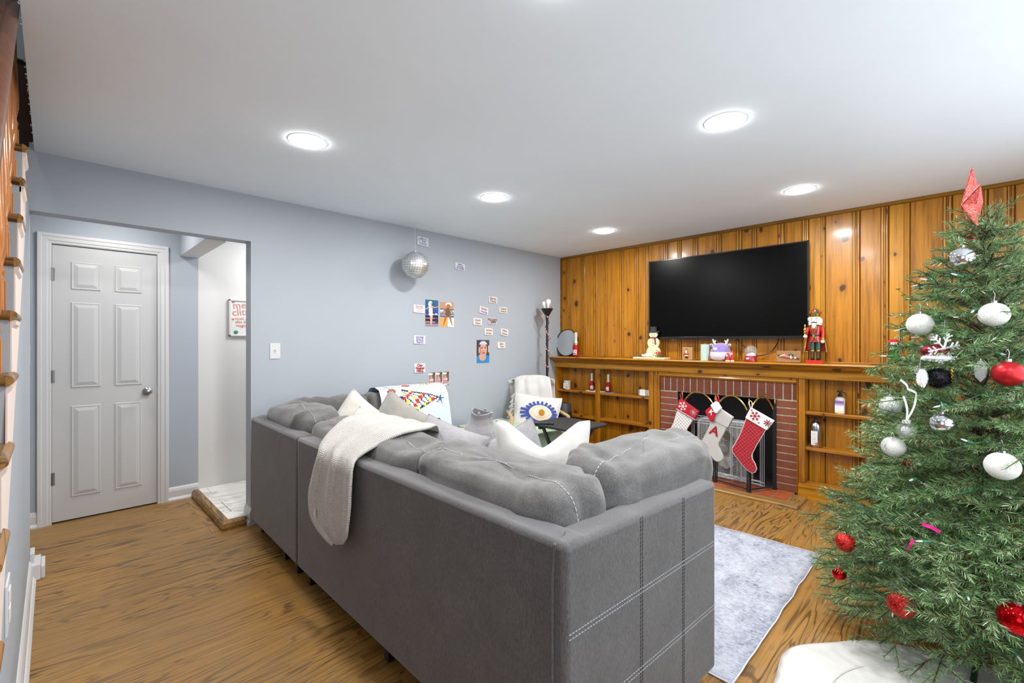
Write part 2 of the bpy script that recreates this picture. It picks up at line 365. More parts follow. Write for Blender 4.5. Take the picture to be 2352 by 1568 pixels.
def copy_tree(o, loc=None, rz=None):
    c = o.copy(); COL.objects.link(c)
    for ch in list(o.children):
        k = ch.copy(); COL.objects.link(k); k.parent = c
        for g in ch.children: h = g.copy(); COL.objects.link(h); h.parent = k
    if loc is not None: c.location = loc
    if rz is not None: c.rotation_euler.z = rz
    return c

# ================================================================== SETTING
WT = .12
ZO = 2.07; YJ = -3.625; YS = -4.74; XD = -1.018; XR = 4.75; YF = -5.75; CE = -4.72
def slabz(mb, x0, x1, y0, y1, t=.12):
    vs = [(x, y, ceil_z(x, y)+dz) for dz in (0, t) for y in (y0, y1) for x in (x0, x1)]
    mb.add(vs, [(0, 2, 3, 1), (4, 5, 7, 6), (0, 1, 5, 4), (2, 6, 7, 3), (0, 4, 6, 2), (1, 3, 7, 5)])
c = MB(); slabz(c, -WT, XR+.1, CE, .1); slabz(c, 3.0, XR+.1, YF-.1, CE)
ceiling = struct(c, 'ceiling', M['ceiling'])
w = MB(); w.box(-WT, 0, YJ, .1, 0, 2.45); w.box(-WT, 0, YS, YJ, ZO, 2.45)
wall_left = struct(w, 'wall_left', M['blue'])
# chipped plaster along the stairwell cut
rr = random.Random(3); chips = MB()
for i in range(40):
    x = rr.uniform(.1, 2.6); chips.cbox((x, CE-.002-rr.random()*.002, ceil_z(x, CE)+rr.uniform(.0, .01)), (rr.uniform(.002, .008), .003, rr.uniform(.002, .006)), Euler((rr.random(), rr.random(), rr.random())))
o = ssub(chips, 'plaster_chips', M['ceiling'], ceiling); o['kind'] = 'stuff'
w = MB(); w.box(-.02, XR+.1, 0.018, .12, 0, 2.46); wall_back = struct(w, 'wall_back', M['pine_dark'])
w = MB()
w.box(XR, XR+.1, YF-.1, -3.95, 0, 2.5); w.box(XR, XR+.1, -.75, .12, 0, 2.5); w.box(XR, XR+.1, -3.95, -.75, 0, .72); w.box(XR, XR+.1, -3.95, -.75, 2.16, 2.5)
struct(w, 'wall_right', M['blue'])
w = MB(); w.box(3.0, 3.3, YF-.1, YF, 0, 2.5); w.box(4.55, XR, YF-.1, YF, 0, 2.5); w.box(3.3, 4.55, YF-.1, YF, 0, .85); w.box(3.3, 4.55, YF-.1, YF, 2.1, 2.5)
w.box(-1.2, 3.0, YF-.1, YF, 0, 4.9)
struct(w, 'wall_front', M['blue'])
w = MB(); w.box(-.12, 0, YF, YS, 2.9, 4.9); w.box(2.9, 3.0, YF, CE, 2.55, 4.9); w.box(-.12, 3.0, CE, CE+.1, 2.56, 4.9); w.box(-.2, 3.1, YF-.1, CE+.1, 4.9, 5.0)
struct(w, 'wall_stairwell', wall_mat('stairwell_paint', 'a9adb1', .7))
w = MB(); w.box(-.12, -.02, YF, CE-.002, 2.36, 2.9); struct(w, 'trim_1', M['darkwood'])
# windows: frame, muntins, panes
def window(name, fix, a0, a1, z0, z1, axis):
    f = MB(); t = .05
    def bx(a, b, c_, d, dep=.10, dd=0):
        if axis == 'x': f.box(fix+dd, fix+dd+dep, a, b, c_, d)
        else: f.box(a, b, fix-dep-dd, fix-dd, c_, d)
    bx(a0, a1, z0, z0+t); bx(a0, a1, z1-t, z1); bx(a0, a0+t, z0, z1); bx(a1-t, a1, z0, z1)
    bx(a0-.09, a1+.09, z1, z1+.09, .02, -.02); bx(a0-.09, a1+.09, z0-.09, z0, .02, -.02); bx(a0-.09, a0, z0, z1, .02, -.02); bx(a1, a1+.09, z0, z1, .02, -.02)
    o = struct(f, name, M['white']); n = max(2, round((a1-a0)/.8)); zm = (z0+z1)/2
    m = MB()
    for k in range(1, n):
        a = a0+(a1-a0)*k/n
        (m.box(fix+.03, fix+.08, a-.03, a+.03, z0, z1) if axis == 'x' else m.box(a-.03, a+.03, fix-.08, fix-.03, z0, z1))
    (m.box(fix+.03, fix+.08, a0, a1, zm-.02, zm+.02) if axis == 'x' else m.box(a0, a1, fix-.08, fix-.03, zm-.02, zm+.02))
    ssub(m, 'sash', M['white'], o)
    for k in range(n):
        g = MB(); a = a0+(a1-a0)*k/n; b = a0+(a1-a0)*(k+1)/n
        (g.box(fix+.052, fix+.056, a, b, z0, z1) if axis == 'x' else g.box(a, b, fix-.056, fix-.052, z0, z1))
        ssub(g, 'pane', M['thin'], o)
window('window_1', XR, -3.95, -.75, .72, 2.16, 'x')
window('window_2', YF, 3.3, 4.55, .85, 2.1, 'y')

# floor: oak strips running along Y
sub_f = MB(); sub_f.box(-1.3, XR+.1, YF-.1, .12, -.05, -.012)
floor = struct(sub_f, 'floor', plain('2c2014', .9))
rr = random.Random(11); planks = []
pw = .0572; x = XD-.02
while x < XR:
    y = YF+rr.uniform(-1, 0)
    while y < .05:
        L = rr.uniform(.45, 1.7); y0, y1 = max(y, YF), min(y+L, .02)
        if y1-y0 > .03:
            cxp, cyp = x+pw/2, (y0+y1)/2
            if not (x < -.01 and y0 > -3.76) and not (-.0 < cyp < .1): planks.append((x, y0, y1))
        y += L
    x += pw
def score(p):
    x, y0, y1 = p; s = 0; n = 8
    for i in range(n):
        yy = y0+(y1-y0)*(i+.5)/n; d = V((x+pw/2, yy, 0))-C0; dep = d.dot(FW)
        if dep < .3: continue
        u = 1176+FPX*d.dot(RT)/dep; v = HOR+FPX*CZ/dep
        if u < 0 or u > 2352 or v > 1568: continue
        if yy < -4.74 and x < 2.9: continue
        if .2 < x < 2.98 and -3.6 < yy < -1.2: continue
        # hidden behind the sofa back
        px = x+.03
        if yy > -3.72 and 0 < px < 3.0:
            t = (-3.72-CY)/(yy-CY); hx = CX+(px-CX)*t
            if .2 < hx < 3.0: continue
        if 1.37 < x < 2.76 and yy > -.5: continue
        s += (y1-y0)/n*pw*FPX*FPX*CZ/dep**3
    return s
planks.sort(key=score, reverse=True)
def plank(mb, p):
    x, y0, y1 = p; g = .0002; t = .012; b = .0006
    h = rr.uniform(-.0002, .0002)
    prof = [(x+g, -t), (x+g, -b+h), (x+g+b, h), (x+pw-g-b, h), (x+pw-g, -b+h), (x+pw-g, -t)]
    mb.prism([(a, y0+g, z) for a, z in prof], (0, y1-y0-2*g, 0))
for p in planks[:300]:
    m = MB(); plank(m, p); o = ssub(m, 'plank', M['oak'], floor)
m = MB()
for p in planks[300:]: plank(m, p)
o = ssub(m, 'planks', M['oak'], floor); o['kind'] = 'stuff'

# knotty pine boards with a beaded edge
BX = [0, .134, .371, .557, .692, .919, 1.105, 1.233, 1.456, 1.605, 1.779, 2.016, 2.201, 2.331, 2.559, 2.75, 2.871, 3.109, 3.291, 3.418, 3.651, 3.832, 3.96, 4.16, 4.30, 4.52, 4.75]
for a, b in zip(BX[:-1], BX[1:]):
    wd = b-a; bead = min(.052, wd*.3); prof = [(a+.001, .018), (a+.001, .004), (a+.004, 0)]
    e = b-.002; s0 = e-bead
    prof += [(s0, 0), (s0+.0015, .007), (s0+.005, .007)]
    nb = 3; bw = (bead-.010)/nb
    for k in range(nb):
        q = s0+.006+k*bw
        prof += [(q+bw*.03, .006), (q+bw*.13, .0006), (q+bw*.25, .0), (q+bw*.75, .0), (q+bw*.87, .0006), (q+bw*.97, .006)]
    prof += [(e-.002, .008), (e, .018)]
    m = MB(); m.prism([(px, py, .02) for px, py in prof], (0, 0, ceil_z(a, 0)-.021)); ssub(m, 'board', M['pine'], wall_back, smooth=True, auto=R(28))
# thin trim at the ceiling and in the corner
m = MB(); m.sweep([(0, 0), (-.016, 0), (-.02, -.012), (-.012, -.026), (0, -.03)], [((0.001, 0, ceil_z(0, 0)), (0, 1, 0), (0, 0, 1)), ((XR, 0, ceil_z(XR, 0)), (0, 1, 0), (0, 0, 1))])
struct(m, 'trim_2', M['pine_dark'])
m = MB(); m.box(.0005, .016, -.022, -.004, 1.16, 2.40); struct(m, 'trim_3', M['pine_dark'], bevel=.004)

# hall beyond the opening
w = MB(); w.box(XD-.1, XD, -5.0, -4.673, 0, 2.45); w.box(XD-.1, XD, -4.02, -3.756, 0, 2.45); w.box(XD-.1, XD, -4.673, -4.02, 2.07, 2.45)
struct(w, 'wall_hall', M['blue'])
w = MB(); w.box(XD-.1, XD-.001, -3.756, -2.1, .0, 2.45); w.box(XD-.1, -WT, -2.1, -2.0, 0, 2.45); struct(w, 'wall_kitchen', M['white_wall'])
w = MB(); w.box(XD-.1, -WT, -5.0, -2.0, 2.42, 2.5); struct(w, 'ceiling_hall', M['ceiling'])
w = MB(); w.box(XD-.1, -WT, -5.05, -4.95, 0, 2.45); struct(w, 'wall_hall_end', M['blue'])
w = MB(); w.box(XD, -WT-.001, -3.887, -3.884, 2.062, 2.42); sf = struct(w, 'trim_soffit', M['blue'])
w = MB(); w.box(XD, -WT-.001, -3.884, -3.756, 2.062, 2.42); ssub(w, 'soffit_underside', M['white_wall'], sf)
# stair side wall
w = MB(); 
TR = [(2.155, .885), (1.967, 1.07), (1.783, 1.275), (1.60, 1.465), (1.413, 1.65), (1.223, 1.835), (1.035, 2.05), (.846, 2.25), (.655, 2.45), (.467, 2.65), (.28, 2.85)]  # z of tread mid-edge, x of nosing
poly = [(0, 0), (3.0, 0), (3.0, .09)]
for z, x in reversed(TR): poly += [(x-.02, z-.19 if False else z-.205), (x-.02, z-.018)]
poly += [(0, TR[0][0]-.018)]
w.prism([(x, YS, z) for x, z in poly], (0, -.05, 0)); w.box(-.12, 0, YS-.05, YS, 0, 2.42)
wall_stair = struct(w, 'wall_stair', M['blue'])
for z, x in TR: pass
m = MB(); sp = [(0.0, 2.26), (.42, 2.26)]
low = [(.62, 1.93), (3.0, -.30)]
# raw stringer band under the treads (stepped on top, straight below)
lowline = lambda x: 2.115-.955*(x-.55)
poly = [(x, z-.016) for z, x in TR[:]]
band = []
for (z, x) in TR: band += [(x-.225 if x > .9 else .64, z-.018), (x-.02, z-.018)]
band2 = [(2.90, .02), (2.87, .0), (2.76, .0)]
bl = [(xx, max(0.0, lowline(xx)-.16)) for xx in (2.7, .64)]
m.prism([(x, YS+.0045, z) for x, z in band+bl], (0, -.004, 0)); ssub(m, 'stringer', M['pink'], wall_stair)

# baseboards
def base_prof(): return [(0, 0), (.028, 0), (.028, .012), (.020, .026), (.015, .030), (.015, .085), (.010, .105), (.004, .115), (0, .118)]
def baseboard(name, p0, p1, nrm, h=1.0):
    m = MB(); m.sweep([(a, b*h) for a, b in base_prof()], [((p0[0], p0[1], 0), nrm, (0, 0, 1)), ((p1[0], p1[1], 0), nrm, (0, 0, 1))]); return struct(m, name, M['white'])
baseboard('baseboard_stair', (0.001, YS, 0), (2.95, YS, 0), (0, 1, 0), .9)
baseboard('baseboard_left', (0, YJ-.001, 0), (0, -.001, 0), (1, 0, 0))
m = MB(); pr = base_prof()
m.sweep(pr, [((-WT, YJ, 0), (0, -1, 0), (0, 0, 1)), ((0.0, YJ, 0), (.001, -1, 0), (0, 0, 1)), ((0.03, YJ, 0), (0, -1, 0), (0, 0, 1))]); struct(m, 'baseboard_jamb', M['white'])
baseboard('baseboard_hall', (XD, -3.969, 0), (XD, -3.757, 0), (1, 0, 0), .95)
baseboard('baseboard_hall_left', (XD, -4.949, 0), (XD, -4.727, 0), (1, 0, 0), .95)
baseboard('baseboard_right', (XR, -5.7, 0), (XR, -.28, 0), (-1, 0, 0))
m = MB(); m.box(-.14, .035, YS, YS+.045, 0, .088); m.box(-.155, .02, YS+.045, YS+.062, 0, .070); m.box(-.13, -.02, YS, YS+.02, .088, .14)
struct(m, 'baseboard_post', M['white'], bevel=.004)

# interior door, casing, hinges, knob
YD0, YD1 = -4.651, -4.043
cs = MB(); prof = [(0, 0), (.008, 0), (.010, .004), (.014, .006), (.014, .02), (.019, .024), (.019, .05), (.023, .054), (.023, .072), (.019, .076), (0, .076)]
pth = [((XD, YD0-.002, 0), (1, 0, 0), (0, -1, 0)), ((XD, YD0-.002, 2.05), (1, 0, 0), (0, -1, 1)), ((XD, YD1+.002, 2.05), (1, 0, 0), (0, 1, 1)), ((XD, YD1+.002, 0), (1, 0, 0), (0, 1, 0))]
cs.sweep(prof, pth)
dl = MB(); dl.box(XD-.035, XD-.002, YD0, YD1, .012, 2.046)
door = struct(dl, 'door_1', M['door'])
ssub(cs, 'casing', M['white'], door)
def panel(y0, y1, z0, z1):
    m = MB(); X = XD-.002; r = [(0, 0.0008), (.006, .006), (.016, .0045), (.040, .011), (.046, .011)]
    rings = []
    for ins, pro in r: rings.append([(X+pro, y0+ins, z0+ins), (X+pro, y1-ins, z0+ins), (X+pro, y1-ins, z1-ins), (X+pro, y0+ins, z1-ins)])
    # sunk moulding then raised field
    vs = [p for q in rings for p in q]; fs = []
    for i in range(len(rings)-1):
        for k in range(4): fs.append((i*4+k, i*4+(k+1) % 4, (i+1)*4+(k+1) % 4, (i+1)*4+k))
    fs.append(tuple((len(rings)-1)*4+k for k in range(4))); m.add(vs, fs)
    ssub(m, 'door_panel', M['door'], door)
for (ya, yb) in ((-4.553, -4.385), (-4.305, -4.138)):
    panel(ya, yb, 1.725, 1.935); panel(ya, yb, .99, 1.63); panel(ya, yb, .175, .855)
for z in (1.83, 1.08, .33):
    m = MB(); m.lathe([(.006, -.045), (.006, .045)], 8, (XD+.006, YD0-.003, z)); m.box(XD-.001, XD+.002, YD0, YD0+.014, z-.045, z+.045); ssub(m, 'hinge', M['steel'], door)
m = MB(); rot = Matrix.Rotation(R(90), 4, 'Y')
m.lathe([(.031, 0), (.031, .004), (.026, .009), (.012, .014), (.010, .03), (.018, .038), (.026, .046), (.027, .055), (.020, .062), (.001, .064)], 20, (XD-.002, -4.105, .932), rot); ssub(m, 'knob', M['steel'], door, smooth=True)
m = MB(); m.box(XD-.03, XD+.001, YD1, YD1+.006, .905, .96); ssub(m, 'strike_plate', M['steel'], door)
# near-black slab standing in for the closet darkness under/behind the door
m = MB(); m.box(XD-.10, XD-.04, -4.69, -4.0, 0, 2.1); struct(m, 'closet_dark_slab', M['soot_and_dark'])
# raised tile floor and its oak nosing
tf = MB(); tf.box(XD, -.045, -3.757, -2.1, 0, .046); tile_floor = struct(tf, 'floor_kitchen', M['grout'])
xs = [XD, -.80, -.505, -.21, -.045]
for i in range(4):
    js = [-3.757, -3.70, -3.10, -2.5, -2.1] if i in (0, 2) else [-3.757, -3.40, -2.8, -2.2]
    for a, b in zip(js[:-1], js[1:]):
        if i == 3: a = max(a, -3.757)
        g = .0012; m = MB(); m.box(xs[i]+g, xs[i+1]-g, a+g+(.003 if (i == 2 and a == -3.70) else 0), b-g, .045, .055); ssub(m, 'tile', M['marble'], tile_floor)
ns = [(0, 0), (.050, 0), (.053, .018), (.046, .046), (.034, .058), (0, .058)]
m = MB(); m.sweep(ns, [((XD, -3.757, 0), (0, -1, 0), (0, 0, 1)), ((-.045, -3.757, 0), (1, -1, 0), (0, 0, 1)), ((-.045, YJ-.03, 0), (1, 0, 0), (0, 0, 1))])
struct(m, 'trim_threshold', oak('threshold_oak', 'x', .95))
m = MB(); m.box(XD+.03, -.02, -3.865, -3.812, -.001, .0012); ssub(m, 'border_strip', M['oak_x'], floor)

# staircase
st = thing('staircase', 'open oak staircase with turned balusters and stained handrail at left edge', 'staircase', (1.6, -5.2, 0))
for i, (z, x) in enumerate(TR):
    m = MB(); n = 8; r = .015; prof = [(x-r+r*cos(a), z+r*sin(a)) for a in [(-pi/2+pi*k/n) for k in range(n+1)]]
    back = x-.262
    pts = [(back, z-r)]+prof+[(back, z+r)]
    m.prism([(px, -4.7385, pz) for px, pz in pts], (0, -1.0, 0)); part(m, 'tread', M['oak_tread'], st, smooth=True)
    m = MB()   # return nosing across the open end
    prof = [(-4.7385+.0165*cos(a), z+r*sin(a)) for a in [(-pi/2+pi*k/n) for k in range(n+1)]]
    m.prism([(back, py, pz) for py, pz in prof], (x-.004-back, 0, 0)); part(m, 'return_nosing', M['oak_end'], st, smooth=True)
    m = MB(); m.box(x-.036, x-.022, -5.73, -4.741, z-.185, z-.015); part(m, 'riser', M['pink'], st)
    m = MB(); cv = [(0, 0), (.014, 0), (.012, -.012), (.004, -.022), (0, -.026)]
    m.prism([(back+.01, -4.7395+a, z-.015+b) for a, b in cv], (x-.03-back, 0, 0)); part(m, 'cove_moulding', M['pink'], st)
railz = lambda x: 3.80-.945*(x)
def bal_prof(h):
    return [(.020, 0), (.020, .10), (.013, .115), (.019, .13), (.012, .15), (.020, .20), (.021, .26), (.014, h*.45), (.011, h*.62), (.016, h*.70), (.012, h*.73), (.017, h*.76), (.011, h*.80), (.013, h)]
for i, (z, x) in enumerate(TR):
    for dx in (.055, .16):
        xx = x-dx; h = railz(xx)-z-.03
        if h < .3: continue
        m = MB(); m.cbox((xx, -4.772, z+.015+.05), (.034, .034, .10)); m.lathe(bal_prof(h), 10, (xx, -4.772, z+.015)); m.cbox((xx, -4.772, z+h-.08), (.03, .03, .19))
        part(m, 'baluster', M['baluster'], st, smooth=True)
m = MB(); prof = []
for k in range(16):
    a = 2*pi*k/16; rx = .033*(1+.12*cos(2*a)); prof.append((rx*cos(a), .034*sin(a)))
d = V((-1, 0, .945)).normalized(); up = V((.945, 0, 1)).normalized()
m.sweep(prof, [((.1, -4.764, railz(.1)), (0, 1, 0), up), ((2.95, -4.764, railz(2.95)), (0, 1, 0), up)]); part(m, 'handrail', M['rail'], st, smooth=True)
m = MB(); m.cbox((2.98, -4.772, .55), (.085, .085, 1.1)); m.ball((2.98, -4.772, 1.14), .055); part(m, 'newel_post', M['rail'], st, smooth=True)

# stairwell register plate
t = thing('outlet_plate', 'white outlet plate low on the stair side wall', 'outlet', (1.79, YS, .59))
m = MB(); m.box(1.73, 1.85, YS, YS+.006, .52, .66); part(m, 'plate', M['white'], t, bevel=.002)
m = MB(); m.box(1.765, 1.815, YS+.006, YS+.009, .545, .585); m.box(1.765, 1.815, YS+.006, YS+.009, .595, .635); part(m, 'socket', M['paper'], t, bevel=.001)

# ================================================================== MANTEL WALL
YCF, YM, ZM = -.13, -.25, 1.153
# mantel shelf
t = thing('mantel_shelf', 'long varnished pine mantel shelf running across the whole panelled wall', 'shelf', (2.3, -.12, ZM))
m = MB(); m.box(.001, XR-.001, YM+.02, -.004, ZM-.022, ZM)
prof = [(-.22, ZM-.0005), (YM, ZM-.003), (YM-.004, ZM-.010), (YM, ZM-.017), (-.235, ZM-.024), (-.22, ZM-.024)]
m.prism([(.001, a, b) for a, b in prof], (XR-.002, 0, 0)); part(m, 'shelf_board', M['pine_h'], t, smooth=True)
m = MB(); prof = [(-.13, ZM-.023), (-.232, ZM-.023), (-.226, ZM-.030), (-.214, ZM-.034), (-.208, ZM-.044), (-.190, ZM-.052), (-.168, ZM-.058), (-.160, ZM-.066), (-.152, ZM-.070), (-.13, ZM-.070)]
m.prism([(.001, a, b) for a, b in prof], (XR-.002, 0, 0)); part(m, 'crown_moulding', M['pine_h'], t, smooth=True)
m = MB(); m.box(.001, XR-.001, YCF-.006, -.07, 1.028, ZM-.068); part(m, 'frieze', M['pine_h'], t)
m = MB(); prof = [(YCF+.01, 1.030), (YCF-.014, 1.030), (YCF-.017, 1.024), (YCF-.010, 1.018), (YCF+.01, 1.018)]
m.prism([(.001, a, b) for a, b in prof], (XR-.002, 0, 0)); part(m, 'lower_moulding', M['pine_h'], t, smooth=True)
m = MB(); m.box(.001, XR-.001, -.020, -.004, ZM, ZM+.012); part(m, 'back_strip', M['pine_h'], t, bevel=.004)
def bookcase(label, x0, x1, stiles, cat='bookcase'):
    t = thing('bookcase', label, cat, ((x0+x1)/2, -.07, 0))
    for a, b in stiles:
        m = MB(); m.box(a, b, YCF, -.110 if a > x0+.01 and b < x1-.01 else -.002, .115, 1.018); part(m, 'stile', M['pine_v'], t, bevel=.002)
    if True:
        for a in (x0+.003, x1-.003):
            pass
    for (a, b) in zip(stiles[:-1], stiles[1:]):
        for z in (.742, .440):
            m = MB(); m.box(a[1], b[0], YCF+.008, -.005, z-.027, z); part(m, 'shelf', M['pine_h'], t, bevel=.003)
        m = MB(); m.box(a[0]+(.001 if a is not stiles[0] else 0), b[1]-.001, YCF-.001, -.005, .112, .130); part(m, 'bottom_shelf', M['pine_h'], t, bevel=.004)
        for q in (a[1]-.0005,):
            pass
    m = MB(); m.box(x0, x1, YCF-.012, -.005, 0.0, .108); prof = [(YCF-.012, .0), (YCF-.024, .0), (YCF-.024, .010), (YCF-.012, .016)]
    m.prism([(x0, a, b) for a, b in prof], (x1-x0, 0, 0)); part(m, 'plinth', M['pine_h'], t)
    m = MB(); prof = [(YCF-.010, .092), (YCF-.022, .096), (YCF-.022, .110), (YCF-.006, .116), (YCF+.002, .112)]
    m.prism([(x0, a, b) for a, b in prof], (x1-x0, 0, 0)); part(m, 'plinth_moulding', M['pine_h'], t, smooth=True)
    return t
bookcase('built-in knotty pine bookcase left of the fireplace under the mantel', .002, 1.352, [(.002, .035), (.615, .675), (1.300, 1.352)])
bookcase('built-in knotty pine bookcase right of the fireplace partly behind the tree', 2.70, XR-.001, [(2.70, 2.748), (3.66, 3.72), (4.69, XR-.001)])
# fireplace casing
t = thing('fireplace', 'brick fireplace with pine casing and black firebox under the mantel', 'fireplace', (2.05, -.05, 0))
def casing_leg(xa, xb, flip):
    pr = [(0, 0), (0, -.035), (.010, -.042), (.018, -.036), (.022, -.050), (.032, -.054), (.042, -.046), (.046, -.030), (.068, -.030), (.068, 0)]
    k = (xb-xa)/.068; m = MB(); pts = [((xb-a*k) if flip else (xa+a*k), -.085+b, .02) for a, b in pr]; m.prism(pts, (0, 0, 1.0)); part(m, 'casing', M['pine_v'], t, smooth=True)
casing_leg(1.353, 1.420, False); casing_leg(2.684, 2.699, True)
m = MB(); pr = [(0, 0), (-.045, 0), (-.050, -.010), (-.040, -.018), (-.044, -.030), (-.030, -.044), (0, -.044)]
m.prism([(1.42, -.085+a, 1.017+b) for a, b in pr], (2.684-1.42, 0, 0)); part(m, 'casing', M['pine_h'], t, smooth=True)
m = MB(); m.box(1.42, 1.60, -.092, .015, .02, .975); m.box(2.522, 2.684, -.092, .015, .02, .975); m.box(1.60, 2.522, -.092, .015, .822, .975)
part(m, 'mortar', M['mortar'], t)
rr = random.Random(5)
def br(x0, x1, z0, z1, yj=0.0, mat='brick'):
    m = MB(); g = .0062; yy = -.098-rr.uniform(0, .003)
    m.box(x0+g, x1-g, yy, -.05, z0+g, z1-g); part(m, 'brick', M[mat], t, bevel=.0018, seg=1)
nz = 12; p = (.82-.02)/nz
for k in range(nz):
    br(1.418, 1.605 if True else 0, .02+k*p, .02+(k+1)*p); br(2.517, 2.688, .02+k*p, .02+(k+1)*p)
x0 = 1.418-.03; pitch = .0695
k = 0; x = 1.418-.025
while x < 2.684:
    a, b = max(x, 1.414), min(x+pitch, 2.69)
    if b-a > .02: br(a, b, .822, .995)
    x += pitch
# firebox
m = MB(); m.box(1.60, 2.522, .35, .36, .0, .83); m.box(1.60, 1.61, -.08, .36, 0, .83); m.box(2.512, 2.522, -.08, .36, 0, .83); m.box(1.60, 2.522, -.08, .36, .81, .822); m.box(1.60, 2.522, -.08, .36, -.002, .012)
part(m, 'firebox', M['soot_and_dark'], t)
wall_back.hide_render = False
# cut the firebox opening through wall_back slab
cutm = MB(); cutm.box(1.605, 2.517, -.2, .5, .005, .815)
# (slab rebuilt around the opening)
me = wall_back.data; bmx = MB(); bmx.box(-.02, 1.602, 0.018, .12, 0, 2.46); bmx.box(2.52, XR+.1, 0.018, .12, 0, 2.46); bmx.box(1.602, 2.52, .018, .12, .82, 2.46)
me.clear_geometry(); me.from_pydata(bmx.v, [], bmx.f); me.update()
for o in list(wall_back.children):   # boards behind the fireplace stop above it
    bb = [v.co for v in o.data.vertices]; mx = (min(v.x for v in bb)+max(v.x for v in bb))/2
    if 1.36 < mx < 2.70:
        for v in o.data.vertices:
            if v.co.z < .5: v.co.z = .985
# hearth
t = thing('hearth', 'low red quarry tile hearth with mitred oak border before the fireplace', 'hearth', (2.06, -.3, 0))
m = MB(); m.box(1.452, 2.665, -.385, -.08, 0, .018); part(m, 'grout_bed', M['grout'], t)
ys = [-.385, -.315, -.245, -.175, -.105, -.088]
for i in range(len(ys)-1):
    x = 2.665
    while x > 1.46:
        a, b = max(x-.113, 1.452), x
        m = MB(); m.box(a+.0035, b-.0035, ys[i]+.0035, ys[i+1]-.0035, .012, .022); part(m, 'tile', M['quarry'], t, bevel=.0015, seg=1); x -= .113
pr = [(0, 0), (0, .024), (.098, .024), (.108, .016), (.110, 0)]
m = MB(); m.sweep(pr, [((1.452, -.385, 0), (-1, -1, 0), (0, 0, 1)), ((2.665, -.385, 0), (1, -1, 0), (0, 0, 1))]); part(m, 'border', M['oak_x'], t)
m = MB(); m.sweep(pr, [((2.665, -.385, 0), (1, -1, 0), (0, 0, 1)), ((2.665, -.155, 0), (1, 0, 0), (0, 0, 1))]); part(m, 'border', M['oak'], t)
m = MB(); m.sweep(pr, [((1.452, -.385, 0), (-1, -1, 0), (0, 0, 1)), ((1.452, -.155, 0), (-1, 0, 0), (0, 0, 1))]); part(m, 'border', M['oak'], t)

# folding fire screen
SP = [(1.70, -.185), (2.055, -.27), (2.378, -.365), (2.515, -.118)]
t = thing('fire_screen', 'black folding mesh fire screen with arched brass tops on the hearth', 'fire screen', (2.1, -.27, .022))
def arch(a, b, z0, h, n=18):
    a, b = V(a), V(b); return [a+(b-a)*(k/n)+V((0, 0, z0+h*sin(pi*k/n)**.75)) for k in range(n+1)]
for i in range(3):
    (ax, ay), (bx, by) = SP[i], SP[i+1]; a = V((ax, ay, 0)); b = V((bx, by, 0)); d = (b-a).normalized(); a2 = a+d*.018; b2 = b-d*.018
    pts = arch(a2, b2, .735, .115)
    m = MB(); m.tube(pts, .0075, 8); part(m, 'brass_arch', M['brass'], t, smooth=True)
    m = MB()
    m.tube([a2+V((0, 0, .03)), a2+V((0, 0, .735))], .006, 6); m.tube([b2+V((0, 0, .03)), b2+V((0, 0, .735))], .006, 6); m.tube([a2+V((0, 0, .045)), b2+V((0, 0, .045))], .007, 6)
    part(m, 'panel_frame', M['black_matte'], t)
    m = MB(); n = len(pts); low_ = [p.copy() for p in pts]
    for p_ in low_: p_.z = .045
    m.grid([low_, pts]); part(m, 'mesh', M['screen'], t)
for i, (x, y) in enumerate(SP):
    m = MB(); m.tube([(x, y, .023), (x, y, .79)], .008, 8); m.cbox((x, y, .028), (.03, .03, .012)); part(m, 'post', M['black_matte'], t)
    m = MB(); m.lathe([(.009, 0), (.011, .006), (.006, .012), (.010, .020), (.005, .030), (.007, .038), (.001, .055)], 10, (x, y, .785)); part(m, 'finial', M['brass'], t, smooth=True)
m = MB(); m.tube([(2.425, -.285, .853), (2.425, -.285, .870), (2.467, -.205, .870), (2.467, -.205, .853)], .004, 6); part(m, 'handle', M['brass'], t)

# box fan and folded wire pen behind the screen
t = thing('box_fan', 'white box fan with rounded grille standing in the firebox', 'fan', (2.0, -.03, .022))
x0, x1, z0, z1, yf = 1.80, 2.285, .03, .565, -.035
m = MB(); n = 8; rad = .06; pts = []
for (cx_, cz_, a0) in ((x1-rad, z1-rad, 0), (x0+rad, z1-rad, 90), (x0+rad, z0+rad, 180), (x1-rad, z0+rad, 270)):
    for k in range(n+1): a = R(a0+90*k/n); pts.append((cx_+rad*cos(a), yf, cz_+rad*sin(a)))
pts.append(pts[0]); m.tube(pts, .012, 8); part(m, 'housing', plain('e2e2e0', .4), t, smooth=True)
m = MB()
for k in range(34):
    z = z0+.03+k*(z1-z0-.06)/33; m.box(x0+.008, x1-.008, yf-.004, yf-.001, z-.0025, z+.0025)
for k in range(7): x = x0+.05+k*(x1-x0-.1)/6; m.box(x-.002, x+.002, yf-.006, yf-.004, z0, z1)
part(m, 'grille', plain('ebebe8', .4), t)
m = MB(); m.box(x0+.01, x1-.01, yf+.11, yf+.115, z0, z1); part(m, 'back_panel', plain('8c8c84', .6), t)
for k in range(5):
    m = MB(); a = R(72*k+20); c0 = V(((x0+x1)/2, yf+.05, (z0+z1)/2)); mm = Matrix.Translation(c0) @ Matrix.Rotation(a, 4, 'Y') @ Matrix.Rotation(R(30), 4, 'X')
    m.prism([mm @ V(p_) for p_ in ((-.03, 0, .03), (-.07, 0, .19), (0, 0, .22), (.07, 0, .17), (.03, 0, .03))], (0, .004, 0)); part(m, 'blade', plain('a8a8a4', .5), t)
m = MB(); m.lathe([(.045, 0), (.045, .01), (.03, .016)], 20, ((x0+x1)/2, yf-.006, (z0+z1)/2), Matrix.Rotation(R(90), 4, 'X')); part(m, 'badge', plain('b9b9b5', .4), t)
